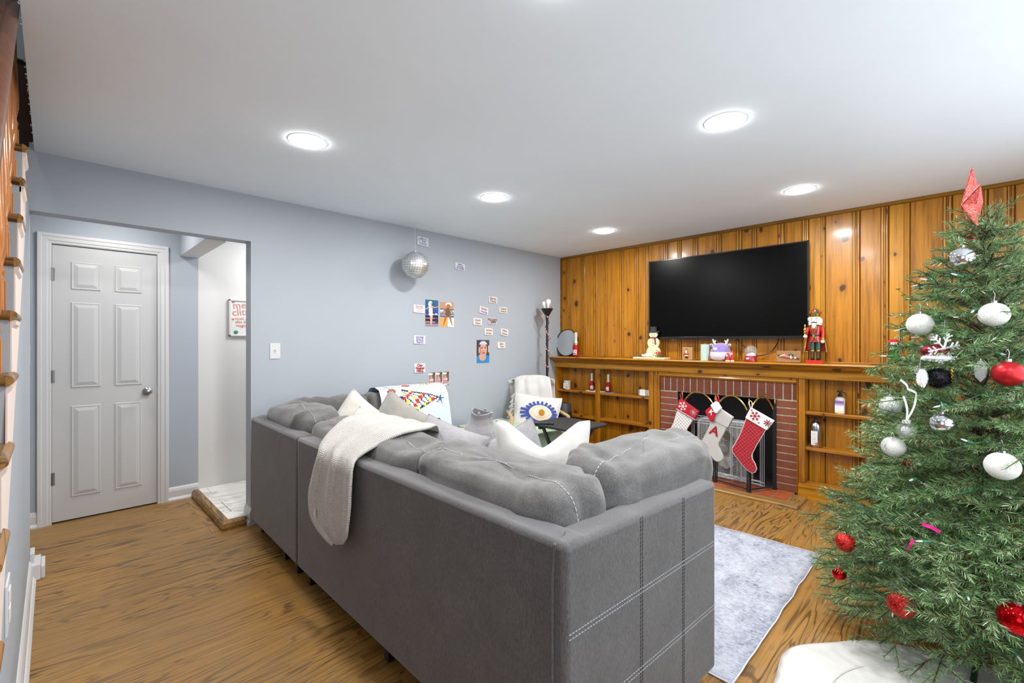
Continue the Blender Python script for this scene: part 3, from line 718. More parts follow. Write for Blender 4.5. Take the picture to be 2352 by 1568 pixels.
t = thing('wire_pen', 'folded silver wire pet pen panels behind the fire screen', 'pet pen', (2.05, -.12, .022))
for j in range(3):
    m = MB(); yy = -.105-.016*j; xa, xb = 1.76+.02*j, 2.43-.012*j; zt = .60-.018*j
    for z in (.03+.01*j, .06+.01*j, zt-.03, zt): m.tube([(xa, yy, z), (xb, yy-.02, z)], .0032, 6)
    for k in range(8-(j == 2)*2):
        xx = xa+(xb-xa)*k/(7-(j == 2)*2); m.tube([(xx, yy-.02*k/7, .03), (xx, yy-.02*k/7, zt)], .0028, 6)
    part(m, 'panel', M['steel'] if False else plain('d8dbe4', .3), t)

# stockings ---------------------------------------------------------
M['quilt_white'] = None
def quilt(name, c):
    t_ = NT(name); co = t_.coord(); s = t_.node('ShaderNodeSeparateXYZ'); t_.link(co, s.inputs[0])
    a = t_.math('ABSOLUTE', t_.math('SINE', t_.math('MULTIPLY', t_.math('ADD', s.outputs[0], s.outputs[2]), 95.)))
    b = t_.math('ABSOLUTE', t_.math('SINE', t_.math('MULTIPLY', t_.math('SUBTRACT', s.outputs[0], s.outputs[2]), 95.)))
    h = t_.math('POWER', t_.math('MULTIPLY', a, b), .4); t_.set(col=srgb(c), rough=.75, sheen=.3); t_.bump(h, .8, .008); return t_.m
M['quilt_white'] = quilt('quilted_white', 'e9e8e4'); M['quilt_red'] = quilt('quilted_red', 'b0122a'); M['cuff_red'] = plain('b5142a', .8); M['cuff_white'] = plain('ecebe8', .85)
def pp(pts, Y): return [atY(u, v, Y) for u, v in pts]
def puff(pts, Y, th): 
    m = MB(); m.prism([p+V((0, -th/2, 0)) for p in pp(pts, Y)], (0, th, 0)); return m
def flake(c, r, ang, Y, n=6, big=True):
    m = MB(); c = atY(c[0], c[1], Y); 
    def bar(p, q, w_):
        d = (q-p).normalized(); s = V((-d.z, 0, d.x))*w_; m.prism([p-s, q-s, q+s, p+s], (0, -.0015, 0))
    for k in range(n):
        a = ang+2*pi*k/n; d = V((cos(a), 0, sin(a))); bar(c, c+d*r, r*.07)
        if big:
            for sg in (1, -1):
                a2 = a+sg*R(45)
                bar(c+d*r*.55, c+d*r*.55+V((cos(a2), 0, sin(a2)))*r*.35, r*.07)
        else: bar(c+d*r*.35, c+d*r*.9, r*.11)
    return m
def loop(u0, v0, u1, v1, Y, mat, root):
    a, b = atY(u0, v0, Y), atY(u1, v1, Y); m = MB()
    m.tube([b+V((-.006, 0, 0)), a+V((-.012, 0, -.01)), a+V((0, 0, .004)), a+V((.012, 0, -.01)), b+V((.008, 0, 0))], .0035, 6); part(m, 'hanging_loop', mat, root)
Y1, Y2, Y3 = -.225, -.33, -.43
t = thing('christmas_stocking', 'quilted white stocking with red snowflake cuff hanging furthest left', 'stocking', atY(1565, 1000, Y1), 'stockings on the fire screen')
body = [(1555.7, 941.6), (1547.4, 969.7), (1541.7, 981), (1531.5, 1000), (1526, 1012), (1524, 1024), (1530, 1036), (1542, 1050), (1556, 1062), (1566, 1062), (1573, 1052), (1571, 1038), (1565, 1028), (1564.6, 1018), (1571, 999), (1581, 982.4), (1592.7, 964)]
part(puff(body, Y1, .022), 'body', M['quilt_white'], t, bevel=.008, seg=3, smooth=True)
m = MB(); m.tube([p+V((0, -.004, 0)) for p in pp(body, Y1)], .0035, 6); part(m, 'piping', M['cuff_red'], t)
part(puff([(1561, 917), (1567, 917), (1606.5, 944.6), (1596.5, 963.6), (1553, 938.3)], Y1, .034), 'cuff', M['cuff_red'], t, bevel=.005)
part(flake((1568, 932.5), .046, R(8), Y1-.018), 'snowflake', M['cuff_white'], t); part(flake((1592.5, 947), .034, R(20), Y1-.018, 8, False), 'snowflake', plain('f0c9c9', .8), t)
m = MB(); m.tube([atY(1553, 938.5, Y1-.017), atY(1596.5, 963.8, Y1-.017)], .003, 6); part(m, 'cuff_piping', M['cuff_white'], t)
loop(1564.5, 903, 1566.5, 918, Y1-.01, M['red'], t)
t = thing('christmas_stocking', 'plain white fleece stocking with a red letter A hanging in the middle', 'stocking', atY(1648, 1000, Y2), 'stockings on the fire screen')
body = [(1640, 962), (1634, 968.7), (1624.9, 987.8), (1612.4, 1011), (1613.3, 1019), (1621.6, 1030), (1631.5, 1045.8), (1639.8, 1056), (1647.3, 1060.6), (1656.4, 1060), (1662.2, 1054), (1662, 1046), (1656.4, 1034), (1651, 1024), (1652, 1017), (1661.4, 999.4), (1671.3, 980)]
part(puff(body, Y2, .026), 'body', M['white_cloth'], t, bevel=.010, seg=3, smooth=True)
part(puff([(1640, 940), (1650, 934), (1660, 941), (1685.6, 958), (1673, 982), (1641, 966)], Y2, .040), 'cuff', M['white_cloth'], t, bevel=.007, seg=3)
o = atY(1641, 990, Y2-.0145); text_obj('A', .115, plain('a01825', .8), o, (cos(R(-18)), 0, sin(R(-18))), (sin(R(18)), 0, cos(R(18))), 'letter', t, bold=.004, extrude=.001)
loop(1648, 908, 1650, 926, Y2-.01, M['red'], t)
t = thing('mini_stocking', 'tiny red stocking with white cuff and letter K over the white stocking', 'stocking', atY(1640, 945, Y2-.03), 'stockings on the fire screen')
part(puff([(1631.5, 933.9), (1620.5, 942.2), (1620.7, 946.8), (1630.7, 965.4), (1634.8, 968.7), (1640.6, 967), (1641.5, 958), (1645, 949), (1636, 934)], Y2-.035, .018), 'body', M['cuff_red'], t, bevel=.005, seg=3, smooth=True)
part(puff([(1632.3, 929.8), (1644, 921), (1649.8, 923.5), (1658.3, 937.2), (1646.4, 948.8), (1643, 948)], Y2-.035, .026), 'cuff', M['cuff_white'], t, bevel=.005, seg=3)
text_obj('K', .060, M['cuff_white'], atY(1633.5, 946.5, Y2-.046), (cos(R(-38)), 0, sin(R(-38))), (sin(R(38)), 0, cos(R(38))), 'letter', t, bold=.0012, extrude=.001)
loop(1647, 910, 1648, 924, Y2-.03, M['red'], t)
t = thing('christmas_stocking', 'quilted red stocking with white snowflake cuff hanging at right', 'stocking', atY(1724, 1000, Y3), 'stockings on the fire screen')
body = [(1714.4, 960), (1707.8, 979.5), (1699.5, 999.4), (1690.4, 1016), (1682.4, 1029.3), (1683, 1036.7), (1692.9, 1050.8), (1706, 1067.4), (1717.7, 1079.8), (1727.7, 1085.8), (1735.2, 1083.4), (1738.5, 1075.7), (1735.2, 1064.9), (1728, 1052.5), (1727, 1043.3), (1737.6, 1022.6), (1749.3, 1002.7), (1760, 985)]
part(puff(body, Y3, .022), 'body', M['quilt_red'], t, bevel=.008, seg=3, smooth=True)
m = MB(); m.tube([p+V((0, -.004, 0)) for p in pp(body, Y3)], .0035, 6); part(m, 'piping', M['cuff_white'], t)
part(puff([(1725, 935.6), (1779, 966.2), (1761.7, 987.7), (1712.6, 959)], Y3, .034), 'cuff', M['cuff_white'], t, bevel=.005)
part(flake((1734, 955), .042, R(4), Y3-.018), 'snowflake', M['cuff_red'], t); part(flake((1763, 971.5), .032, R(12), Y3-.018, 8, False), 'snowflake', plain('b8506a', .8), t)
part(flake((1726.5, 941), .010, 0, Y3-.018, 6, False), 'snowflake', plain('c06a7a', .8), t); part(flake((1743, 970.5), .010, 0, Y3-.018, 6, False), 'snowflake', plain('c06a7a', .8), t)
loop(1724, 921, 1725, 937, Y3-.01, M['cuff_white'], t)

# television
t = thing('television', 'large black flat screen television mounted on the pine wall', 'television', (2.027, -.06, 1.36))
m = MB(); m.box(1.286, 2.768, -.092, -.055, 1.362, 2.203); m.box(1.6, 2.45, -.055, -.002, 1.6, 2.0); part(m, 'body', M['black'], t, bevel=.004)
m = MB(); m.box(1.298, 2.756, -.0935, -.090, 1.388, 2.192); part(m, 'screen', plain('020202', .3, spec=.12), t)
m = MB(); m.box(1.286, 2.768, -.0955, -.090, 1.362, 1.388); m.box(1.286, 1.298, -.0955, -.09, 1.362, 2.203); m.box(2.756, 2.768, -.0955, -.09, 1.362, 2.203); m.box(1.286, 2.768, -.0955, -.09, 2.192, 2.203); part(m, 'bezel', plain('1a1a1c', .2), t, bevel=.002)
m = MB(); m.cbox((1.56, -.094, 1.359), (.014, .006, .006)); part(m, 'indicator', M['red'], t)
t = thing('power_cord', 'black television cord drooping behind the snow globe', 'cord', (2.35, -.03, 1.25))
def bez(a, b, c_, d, n=14):
    a, b, c_, d = V(a), V(b), V(c_), V(d); return [a*(1-s)**3+b*3*s*(1-s)**2+c_*3*s*s*(1-s)+d*s**3 for s in [k/n for k in range(n+1)]]
m = MB(); m.tube(bez((2.16, -.03, 1.37), (2.22, -.03, 1.29), (2.28, -.025, 1.26), (2.33, -.025, 1.20))+bez((2.33, -.025, 1.20), (2.38, -.025, 1.22), (2.47, -.025, 1.19), (2.53, -.03, 1.37))[1:], .0045, 8); part(m, 'cable', M['black'], t, smooth=True)

# ---------------- things on the mantel (base z = ZM)
def L(root, prof, mat, name, x, y, z=0, seg=24, **k):
    m = MB(); m.lathe(prof, seg, (x, y, z)); return part(m, name, mat, root, smooth=True, **k)
# round mirror leaning
t = thing('round_mirror', 'round black framed tabletop mirror leaning beside the floor lamp on the mantel', 'mirror', (.150, -.06, ZM))
mm = Matrix.Translation((.152, -.075, ZM+.172)) @ Matrix.Rotation(R(90-7), 4, 'X')
m = MB(); m.lathe([(.172, -.008), (.172, .008), (.163, .010), (.163, -.002), (.16, -.004)], 56, (0, 0, 0), mm); part(m, 'frame', M['black'], t, smooth=True)
m = MB(); m.lathe([(.164, -.003), (.164, .004)], 56, (0, 0, 0), mm); part(m, 'glass', plain('dfe3e6', .01, 1, 0), t)
def bottle(label, x, y, z, h, grp=None, big=True, rz=0.0, par_l=None):
    t = thing('wine_bottle', label, 'bottle', (x, y, z), grp); s = h/.30
    b = [(.002, 0), (.038, 0), (.042, .006), (.0425, .09), (.040, .125), (.030, .155), (.0185, .185), (.0155, .205)]
    L(t, [(r*s, q*s) for r, q in b], M['red_glitter'], 'glass_body', x, y, z)
    f = [(.0245, .170), (.0190, .187), (.0165, .205), (.0165, .235), (.0175, .245), (.0185, .262), (.0178, .296), (.010, .300), (.002, .300)]
    L(t, [(r*s, q*s) for r, q in f], M['white' if not big else 'white'], 'foil', x, y, z)
    c = [(.0325, .150), (.0258, .168), (.0185, .190), (.0172, .200)]
    if big:
        m = MB(); m.lathe([(r*s+.0006, q*s) for r, q in [(.0335, .148), (.029, .160), (.024, .172)]], 24, (x, y, z), cap=False); part(m, 'gold_collar', M['gold'], t, smooth=True)
    m = MB(); a0 = -pi/2+.25+rz; n = 8; rows = []
    for zz in (.028*s, .088*s): rows.append([(x+(.0435*s)*cos(a0-.62+1.24*k/n), y+(.0435*s)*sin(a0-.62+1.24*k/n), z+zz) for k in range(n+1)])
    m.grid(rows); part(m, 'label', M['paper'], t)
    # heart and words, set just proud of the label
    d = V((cos(a0), sin(a0), 0)); xd = V((-d.y, d.x, 0)); o = V((x, y, z))+d*(.0448*s)
    ext = .0004*s
    text_obj('I', .030*s, M['black_matte'], o+xd*(-.013*s)+V((0, 0, .073*s)), xd, (0, 0, 1), 'lettering', t, bold=.0006*s, extrude=ext)
    text_obj('ABBY', .0185*s, plain('33407a', .6), o+V((0, 0, .043*s)), xd, (0, 0, 1), 'lettering', t, bold=.0005*s, extrude=ext)
    m = MB(); hp = []
    for k in range(20): a = 2*pi*k/20; hp.append(o+xd*(.010*s+.0085*s*sin(a)**3)+V((0, 0, .073*s+.0085*s*(13*cos(a)-5*cos(2*a)-2*cos(3*a)-cos(4*a))/16)))
    m.prism(hp, d*(.0006*s)); part(m, 'heart', M['red'], t)
    return t
bottle('large red glitter wine bottle with white foil neck beside the round mirror', .349, -.15, ZM, .300)
# snowman
t = thing('wooden_snowman', 'flat wooden snowman with black top hat on a board with poinsettias', 'ornament', (1.33, -.12, ZM))
m = MB(); m.box(1.15, 1.512, -.195, -.06, ZM, ZM+.018); part(m, 'base_board', plain('e6d6b4', .6), t, bevel=.003)
def disc_union(cs, n=26):
    pts = []
    for k in range(n*4):
        a = 2*pi*k/(n*4); dd = V((cos(a), 0, sin(a))); pts.append(dd)
    return pts
wood = plain('e4d2a8', .6); zb = ZM+.018; xs_ = 1.355
sil = [(-.062, 0), (-.074, .03), (-.078, .062), (-.068, .092), (-.050, .110), (-.060, .128), (-.068, .155), (-.062, .180), (-.044, .200), (-.026, .208), (-.038, .222), (-.046, .236), (-.046, .252), (-.036, .264), (.036, .264), (.046, .252), (.046, .236), (.038, .222), (.026, .208), (.044, .200), (.062, .180), (.068, .155), (.060, .128), (.050, .110), (.068, .092), (.078, .062), (.074, .03), (.062, 0)]
m = MB(); m.prism([(xs_+a, -.135, zb+b) for a, b in sil], (0, .022, 0)); part(m, 'body', wood, t, bevel=.002)
m = MB(); m.prism([(xs_+a, -.140, zb+b) for a, b in [(-.060, .262), (.060, .262), (.066, .284), (.050, .276), (.033, .276), (.030, .325), (-.030, .325), (-.030, .276), (-.060, .276)]], (0, .032, 0)); part(m, 'top_hat', plain('2c2c2d', .7), t, bevel=.002)
for bx, bz, r_ in [(-.014, .240, .0045), (.016, .241, .0045), (0, .184, .005), (0, .155, .005), (0, .124, .005)]:
    m = MB(); m.ball((xs_+bx, -.136, zb+bz), r_, 10, 6, (1, .5, 1)); part(m, 'button' if bz < .2 else 'eye', M['black'], t)
m = MB(); m.lathe([(.004, 0), (.0005, .018)], 8, (xs_+.001, -.136, zb+.228), Matrix.Rotation(R(100), 4, 'X')); part(m, 'nose', plain('c65b20', .6), t)
m = MB(); m.box(xs_-.034, xs_+.034, -.142, -.108, zb+.204, zb+.214); m.prism([(xs_+.014, -.141, zb+.205), (xs_+.030, -.141, zb+.205), (xs_+.036, -.141, zb+.140), (xs_+.024, -.141, zb+.132)], (0, .004, 0)); part(m, 'scarf', canvas and plain('7a2630', .9, var=.4), t)
rr = random.Random(2)
m = MB(); 
for k in range(16): m.ball((xs_-.058+rr.uniform(-.045, .045), -.165+rr.uniform(-.012, .012), zb+.012+rr.uniform(0, .018)), rr.uniform(.010, .018), 8, 6)
part(m, 'cotton_snow', M['cuff_white'], t, smooth=True)
m = MB()
for k in range(26):
    a = rr.uniform(0, 2*pi); c_ = V((xs_+.078+rr.uniform(-.03, .045), -.16+rr.uniform(-.015, .01), zb+.035+rr.uniform(-.005, .03))); d = V((cos(a), -.5, sin(a)))*.018; s_ = V((-sin(a), 0, cos(a)))*.006
    m.prism([c_, c_+d*.5+s_, c_+d, c_+d*.5-s_], (0, .001, 0))
part(m, 'poinsettia', M['red'], t)
m = MB()
for k in range(40):
    a = rr.uniform(0, 2*pi); side = rr.random() < .3; c_ = V((xs_+(-.14 if side else .08)+rr.uniform(-.045, .05), -.15+rr.uniform(-.015, .02), zb+.008+rr.uniform(-.005, .035))); d = V((cos(a), -.4, sin(a)))*.022; s_ = V((-sin(a), 0, cos(a)))*.005
    m.prism([c_, c_+d*.5+s_, c_+d, c_+d*.5-s_], (0, .001, 0))
part(m, 'leaves', plain('3c6b3a', .6), t)
for dx in (-.135, -.105): 
    m = MB(); m.ball((xs_+dx, -.16, zb+.018), .015, 10, 8, (1.4, 1, .9)); part(m, 'pine_cone', plain('6a4a2c', .8, var=.4), t)
# santa plaque
t = thing('santa_plaque', 'small upright wooden plaque with a carved santa left of the candle', 'ornament', (1.735, -.14, ZM))
mk = plain('a98450', .6); m = MB(); m.box(1.682, 1.785, -.15, -.125, ZM, ZM+.128, Matrix.Identity(4)); part(m, 'plaque', mk, t, bevel=.003)
x, z = 1.728, ZM+.012
for nm, c_, d_, mt in [('boots', (x, -.155, z+.014), (.034, .012, .016), M['black']), ('coat_trim', (x, -.156, z+.030), (.046, .012, .010), M['cuff_white']), ('coat', (x, -.156, z+.052), (.044, .014, .040), plain('b8452a', .6)), ('beard', (x, -.162, z+.068), (.020, .010, .030), M['cuff_white']), ('face', (x, -.160, z+.085), (.016, .01, .012), plain('d9a081', .6)), ('hat', (x, -.160, z+.098), (.018, .010, .014), plain('b8352a', .6)), ('sack', (x-.024, -.156, z+.045), (.012, .010, .020), plain('2f7a66', .6))]:
    m = MB(); m.ball(c_, .5, 14, 10, d_); part(m, nm, mt, t, smooth=True)
# candle
t = thing('pillar_candle', 'mint green twisted pillar candle beside the purple plush', 'candle', (1.911, -.15, ZM))
m = MB(); n = 60; rows = []
for i in range(13):
    zz = .158*i/12; rows.append([(1.911+(.038+.0025*cos(15*(2*pi*k/n)+zz*38))*cos(2*pi*k/n), -.15+(.038+.0025*cos(15*(2*pi*k/n)+zz*38))*sin(2*pi*k/n), ZM+zz) for k in range(n+1)])
m.grid(rows); m.lathe([(.0365, .157), (.002, .157)], 30, (1.911, -.15, ZM), cap=False); part(m, 'wax', plain('b9d3c6', .5), t, smooth=True)
m = MB(); m.tube([(1.911, -.15, ZM+.155), (1.911, -.15, ZM+.170)], .0015, 6); part(m, 'wick', M['paper'], t)
# purple plush
t = thing('plush_toy', 'round purple plush deer with white antlers and white belly', 'plush toy', (2.052, -.14, ZM)); pu = fabric('purple_plush', '7c68a8', '9484bd', sheen=.8, fs=200, blotch=.3); lil = fabric('lilac_plush', 'cdc5dc', 'e2dcec', sheen=.8, fs=200, blotch=.3)
cx_, cy_, cz_ = 2.052, -.135, ZM
prof = [(.002, 0), (.055, .002), (.080, .018), (.092, .05), (.090, .085), (.082, .115), (.066, .145), (.042, .163), (.018, .171), (.001, .173)]
m = MB(); m.lathe(prof, 32, (cx_, cy_, cz_)); o = part(m, 'body', [pu, lil], t, smooth=True, auto=R(80))
for f in o.data.polygons:
    c_ = f.center; 
    if .030 < c_.z-cz_ < .09 and not (abs(c_.x-cx_) > .058 and c_.z-cz_ < .065): f.material_index = 1
    if c_.z-cz_ <= .030 and abs(c_.x-cx_+.01) < .05: f.material_index = 1
m = MB(); m.ball((cx_-.020, cy_-.078, cz_+.112), .5, 16, 10, (.044, .022, .032)); part(m, 'snout', lil, t, smooth=True)
for dx in (-.031, -.009): m = MB(); m.ball((cx_+dx, cy_-.089, cz_+.114), .003, 8, 6); part(m, 'nostril', pu, t)
for dx in (-.052, .014): m = MB(); m.ball((cx_+dx, cy_-.074, cz_+.122), .0055, 10, 8); part(m, 'eye', M['black'], t)
for sx in (-1, 1):
    m = MB(); m.tube([(cx_+sx*.042, cy_, cz_+.150), (cx_+sx*.060, cy_-.003, cz_+.178), (cx_+sx*.068, cy_-.003, cz_+.200)], [.011, .010, .008], 10); m.ball((cx_+sx*.068, cy_-.003, cz_+.200), .009, 10, 8)
    for q, zq in ((.043, .182), (.050, .170)): m.tube([(cx_+sx*.060, cy_-.003, zq-.010+cz_), (cx_+sx*q, cy_-.003, cz_+zq+.010)], [.008, .006], 8); m.ball((cx_+sx*q, cy_-.003, cz_+zq+.010), .006, 8, 6)
    part(m, 'antler', M['white_cloth'], t, smooth=True)
    m = MB(); m.ball((cx_+sx*.082, cy_-.004, cz_+.150), .5, 14, 10, (.036, .018, .028), Matrix.Rotation(R(-25*sx), 4, 'Y')); o = part(m, 'ear', lil, t, smooth=True)
    m = MB(); m.ball((cx_+sx*.082, cy_-.010, cz_+.150), .5, 14, 10, (.024, .012, .018), Matrix.Rotation(R(-25*sx), 4, 'Y')); part(m, 'inner_ear', pu, t, smooth=True)
# two small santas
def mini_santa(label, x, h, s):
    t = thing('santa_figurine', label, 'figurine', (x, -.19, ZM)); y = -.19
    L(t, [(.002, 0), (.017*s, 0), (.018*s, .006), (.014*s, .012)], M['cuff_white'], 'fur_hem', x, y, ZM, 16)
    L(t, [(.016*s, .010), (.013*s, h*.45), (.012*s, h*.6), (.013*s, h*.75), (.010*s, h*.88), (.003, h*.97), (.001, h)], M['red'], 'robe', x, y, ZM, 16)
    m = MB(); m.ball((x-.002, y-.009*s, ZM+h*.68), .5, 12, 8, (.016*s, .012, .020)); part(m, 'beard', M['cuff_white'], t, smooth=True)
    m = MB(); m.ball((x-.002, y-.011*s, ZM+h*.74), .5, 10, 8, (.009*s, .010, .010)); part(m, 'face', plain('e0b090', .6), t, smooth=True)
    return t, y
t, y = mini_santa('shorter red santa figurine with green mittens next to the purple plush', 2.138, .080, 1.15)
m = MB(); m.ball((2.132, y-.014, ZM+.038), .5, 10, 8, (.026, .014, .010)); part(m, 'mittens', plain('3f8a45', .6), t, smooth=True)
mini_santa('taller slim red santa figurine nearest the snow globe', 2.180, .104, .95)
# snow globe
t = thing('snow_globe', 'glass snow globe with a small village on a red base', 'snow globe', (2.33, -.16, ZM)); x, y = 2.33, -.16
L(t, [(.002, 0), (.055, .002), (.056, .010), (.048, .044), (.046, .052), (.002, .052)], plain('9c1626', .2, 0, .05, .6), 'base', x, y, ZM, 28)
m = MB(); m.ball((x, y, ZM+.096), .054, 32, 20); part(m, 'glass_dome', M['thin'], t, smooth=True)
m = MB(); m.ball((x-.012, y-.052, ZM+.030), .5, 16, 10, (.030, .008, .016)); part(m, 'badge', M['cuff_white'], t)
rr = random.Random(4); m = MB(); m.lathe([(.002, .05), (.042, .055), (.036, .075), (.001, .088)], 16, (x, y, ZM)); part(m, 'snow_scene', plain('c8ccd4', .7), t, smooth=True)
m = MB(); m.box(x-.03, x+.005, y-.03, y-.01, ZM+.068, ZM+.085); m.lathe([(.012, 0), (.001, .02)], 4, (x-.012, y-.02, ZM+.085)); part(m, 'little_house', plain('b0504a', .6), t)
m = MB(); m.lathe([(.012, 0), (.006, .02), (.009, .02), (.001, .045)], 8, (x-.02, y+.005, ZM+.080)); part(m, 'little_tree', plain('4aa052', .6), t)
# reindeer plaque
t = thing('carved_plaque', 'flat wooden plaque with a carved flying santa left of the nutcracker', 'ornament', (2.63, -.13, ZM))
rot = Matrix.Translation((2.628, -.150, ZM)) @ Matrix.Rotation(R(-12), 4, 'X'); m = MB(); m.box(-.093, .093, -.010, .012, .0015, .105, rot); part(m, 'plaque', plain('8a6238', .6, var=.2), t, bevel=.003)
for nm, c_, d_, a_, mt in [('robe', (-.01, -.014, .050), (.110, .018, .026), -10, plain('a8655a', .6)), ('sack', (.020, -.016, .068), (.044, .014, .020), 0, plain('2c5a3c', .6)), ('arm', (.022, -.020, .046), (.012, .012, .032), 5, M['cuff_white']), ('leg', (-.045, -.016, .060), (.055, .012, .012), 20, plain('d8c4a0', .6)), ('head', (.055, -.018, .040), (.020, .014, .018), 0, plain('d8b898', .6)), ('hat', (.074, -.016, .036), (.024, .012, .012), -15, M['black']), ('boot', (-.072, -.014, .066), (.026, .012, .014), 20, plain('4e5e4c', .6))]:
    m = MB(); m.ball((0, 0, 0), .5, 14, 8, d_, rot @ Matrix.Translation(c_) @ Matrix.Rotation(R(-a_), 4, 'Y')); part(m, nm, mt, t, smooth=True)
# nutcracker
NX, NY = 2.828, -.155
t = thing('nutcracker', 'tall red and green nutcracker king with crown, cape and sceptre', 'nutcracker', (NX, NY, ZM)); Q = lambda a, b, c_: (NX+a, NY+b, ZM+c_)
s = 1.0; skin = plain('ecd8c8', .35); red = plain('c2201a', .25, 0, .05, .6); velvet = fabric('red_velvet', '8a0e14', 'b0151c', sheen=.8)
m = MB(); m.box(NX-.058, NX+.058, NY-.050, NY+.060, ZM+.0, ZM+.028); part(m, 'base', red, t, bevel=.003)
for sx in (-1, 1):
    m = MB(); m.lathe([(.014, .030), (.0145, .10), (.015, .108)], 16, Q(sx*.021, 0, 0)); m.ball(Q(sx*.021, -.014, .036), .5, 12, 8, (.024, .044, .016)); o = part(m, 'boot', M['black'], t, smooth=True)
    m = MB()
    for k in range(5):
        z_ = .045+k*.012; m.tube([Q(sx*.021-.008, -.0145, z_), Q(sx*.021, -.0165, z_+.006), Q(sx*.021+.008, -.0145, z_+.012)], .0008, 4); m.tube([Q(sx*.021+.008, -.0145, z_), Q(sx*.021, -.0165, z_+.006), Q(sx*.021-.008, -.0145, z_+.012)], .0008, 4)
    m.lathe([(.0165, .104), (.0165, .112)], 16, Q(sx*.021, 0, 0)); part(m, 'lacing', M['gold'], t)
    m = MB(); m.lathe([(.0155, .110), (.0165, .135), (.0165, .190)], 16, Q(sx*.021, 0, 0)); part(m, 'leg', M['green'], t, smooth=True)
m = MB(); m.lathe([(.042, .180), (.040, .205), (.036, .235), (.038, .262), (.044, .29), (.040, .312), (.018, .322)], 24, Q(0, 0, 0), squash=.8); part(m, 'coat', red, t, smooth=True)
m = MB(); m.lathe([(.0385, .228), (.0385, .242)], 24, Q(0, 0, 0), squash=.82); part(m, 'belt', M['black'], t); m = MB(); m.cbox(Q(-.006, -.033, .235), (.018, .004, .018)); part(m, 'buckle', M['gold'], t, bevel=.001)
for sx in (-1, 1):
    m = MB(); P_ = [Q(sx*.022, -.036, .312), Q(sx*.018, -.040, .285), Q(sx*.004-.004, -.036, .248)]; m.tube(P_, .005, 6); P_ = [Q(-.004, -.036, .226), Q(sx*.012, -.038, .205), Q(sx*.024, -.036, .182)]; m.tube(P_, .005, 6); part(m, 'lapel', plain('2e5a44', .5), t)
    m = MB(); m.tube([Q(sx*.017, -.039, .312), Q(sx*.013, -.043, .285), Q(-.004+sx*.001, -.040, .250)], .0022, 5); m.tube([Q(-.004, -.040, .226), Q(sx*.008, -.041, .205), Q(sx*.019, -.038, .182)], .0022, 5); part(m, 'gold_braid', M['gold'], t)
m = MB(); m.tube([Q(.050, -.002, .300), Q(.056, -.006, .25), Q(.054, -.012, .210)], [.015, .013, .012], 12); part(m, 'sleeve', red, t, smooth=True)
m = MB(); m.tube([Q(-.050, -.002, .300), Q(-.058, -.010, .262), Q(-.062, -.028, .232)], [.015, .013, .011], 12); part(m, 'sleeve', red, t, smooth=True)
m = MB(); m.lathe([(.014, .196), (.014, .216)], 14, Q(.054, -.012, 0)); part(m, 'gold_cuff', M['gold'], t)
m = MB(); m.ball(Q(.054, -.013, .184), .5, 14, 10, (.030, .028, .030)); part(m, 'hand', skin, t, smooth=True); m = MB(); m.ball(Q(-.064, -.036, .226), .5, 14, 10, (.032, .030, .028)); part(m, 'hand', skin, t, smooth=True)
m = MB(); m.lathe([(.002, .110), (.006, .118), (.003, .124), (.008, .132), (.002, .140), (.0028, .232), (.010, .240), (.006, .248), (.013, .262), (.007, .270), (.013, .282), (.009, .292), (.004, .302), (.009, .312), (.001, .330)], 12, Q(-.066, -.040, 0)); part(m, 'sceptre', M['gold'], t, smooth=True)
m = MB(); rows = []
for i in range(9):
    z_ = .318-.028*i*.98; w_ = .042+.038*(i/8)**.8; rows.append([Q(w_*sin(a), .012+.026*cos(a)*(1+.3*i/8)-.004*cos(7*a)*(i/8), z_) for a in [(-1.75+3.5*k/24) for k in range(25)]])
m.grid(rows); part(m, 'cape', velvet, t, smooth=True, solid=.003)
m = MB(); m.tube([r_[0] for r_ in rows], .004, 6); m.tube([r_[-1] for r_ in rows], .004, 6); m.tube(rows[-1], .003, 6); m.tube([Q(-.044, -.012, .316), Q(0, -.030, .328), Q(.044, -.012, .316)], .004, 6); part(m, 'cape_trim', M['gold'], t)
m = MB(); m.lathe([(.022, .315), (.034, .325), (.036, .34), (.036, .385), (.034, .392)], 24, Q(0, 0, 0), squash=.92); part(m, 'head', skin, t, smooth=True)
m = MB(); m.ball(Q(-.004, -.036, .356), .5, 10, 8, (.012, .018, .020)); part(m, 'nose', skin, t, smooth=True)
for sx in (-1, 1):
    m = MB(); m.ball(Q(-.004+sx*.016, -.032, .368), .5, 10, 8, (.010, .005, .009)); part(m, 'eye', M['white'], t); m = MB(); m.ball(Q(-.004+sx*.016, -.0345, .367), .0026, 8, 6); part(m, 'iris', plain('2c5a9a', .3), t)
    m = MB(); m.tube([Q(-.004+sx*.010, -.034, .376), Q(-.004+sx*.018, -.033, .380), Q(-.004+sx*.026, -.028, .376)], .0016, 5); part(m, 'eyebrow', M['black'], t)
    m = MB(); m.tube([Q(-.004, -.038, .344), Q(-.004+sx*.014, -.038, .341), Q(-.004+sx*.026, -.030, .347)], [.003, .004, .001], 6); part(m, 'moustache', M['black'], t)
    m = MB(); rr = random.Random(8+sx)
    for k in range(16): m.ball(Q(sx*(.034+rr.uniform(-.004, .010)), .004+rr.uniform(-.014, .016), .355+rr.uniform(-.034, .028)), rr.uniform(.009, .014), 8, 6)
    part(m, 'hair', M['cuff_white'], t, smooth=True)
m = MB(); m.lathe([(.001, .285), (.010, .295), (.015, .318), (.018, .335), (.008, .338)], 12, Q(-.004, -.030, 0), squash=.6); part(m, 'beard', M['cuff_white'], t, smooth=True)
m = MB(); n = 24; pr = []
for k in range(n): pass
m.lathe([(.034, .390), (.038, .400), (.040, .412), (.043, .420)], 24, Q(0, 0, 0), cap=False)
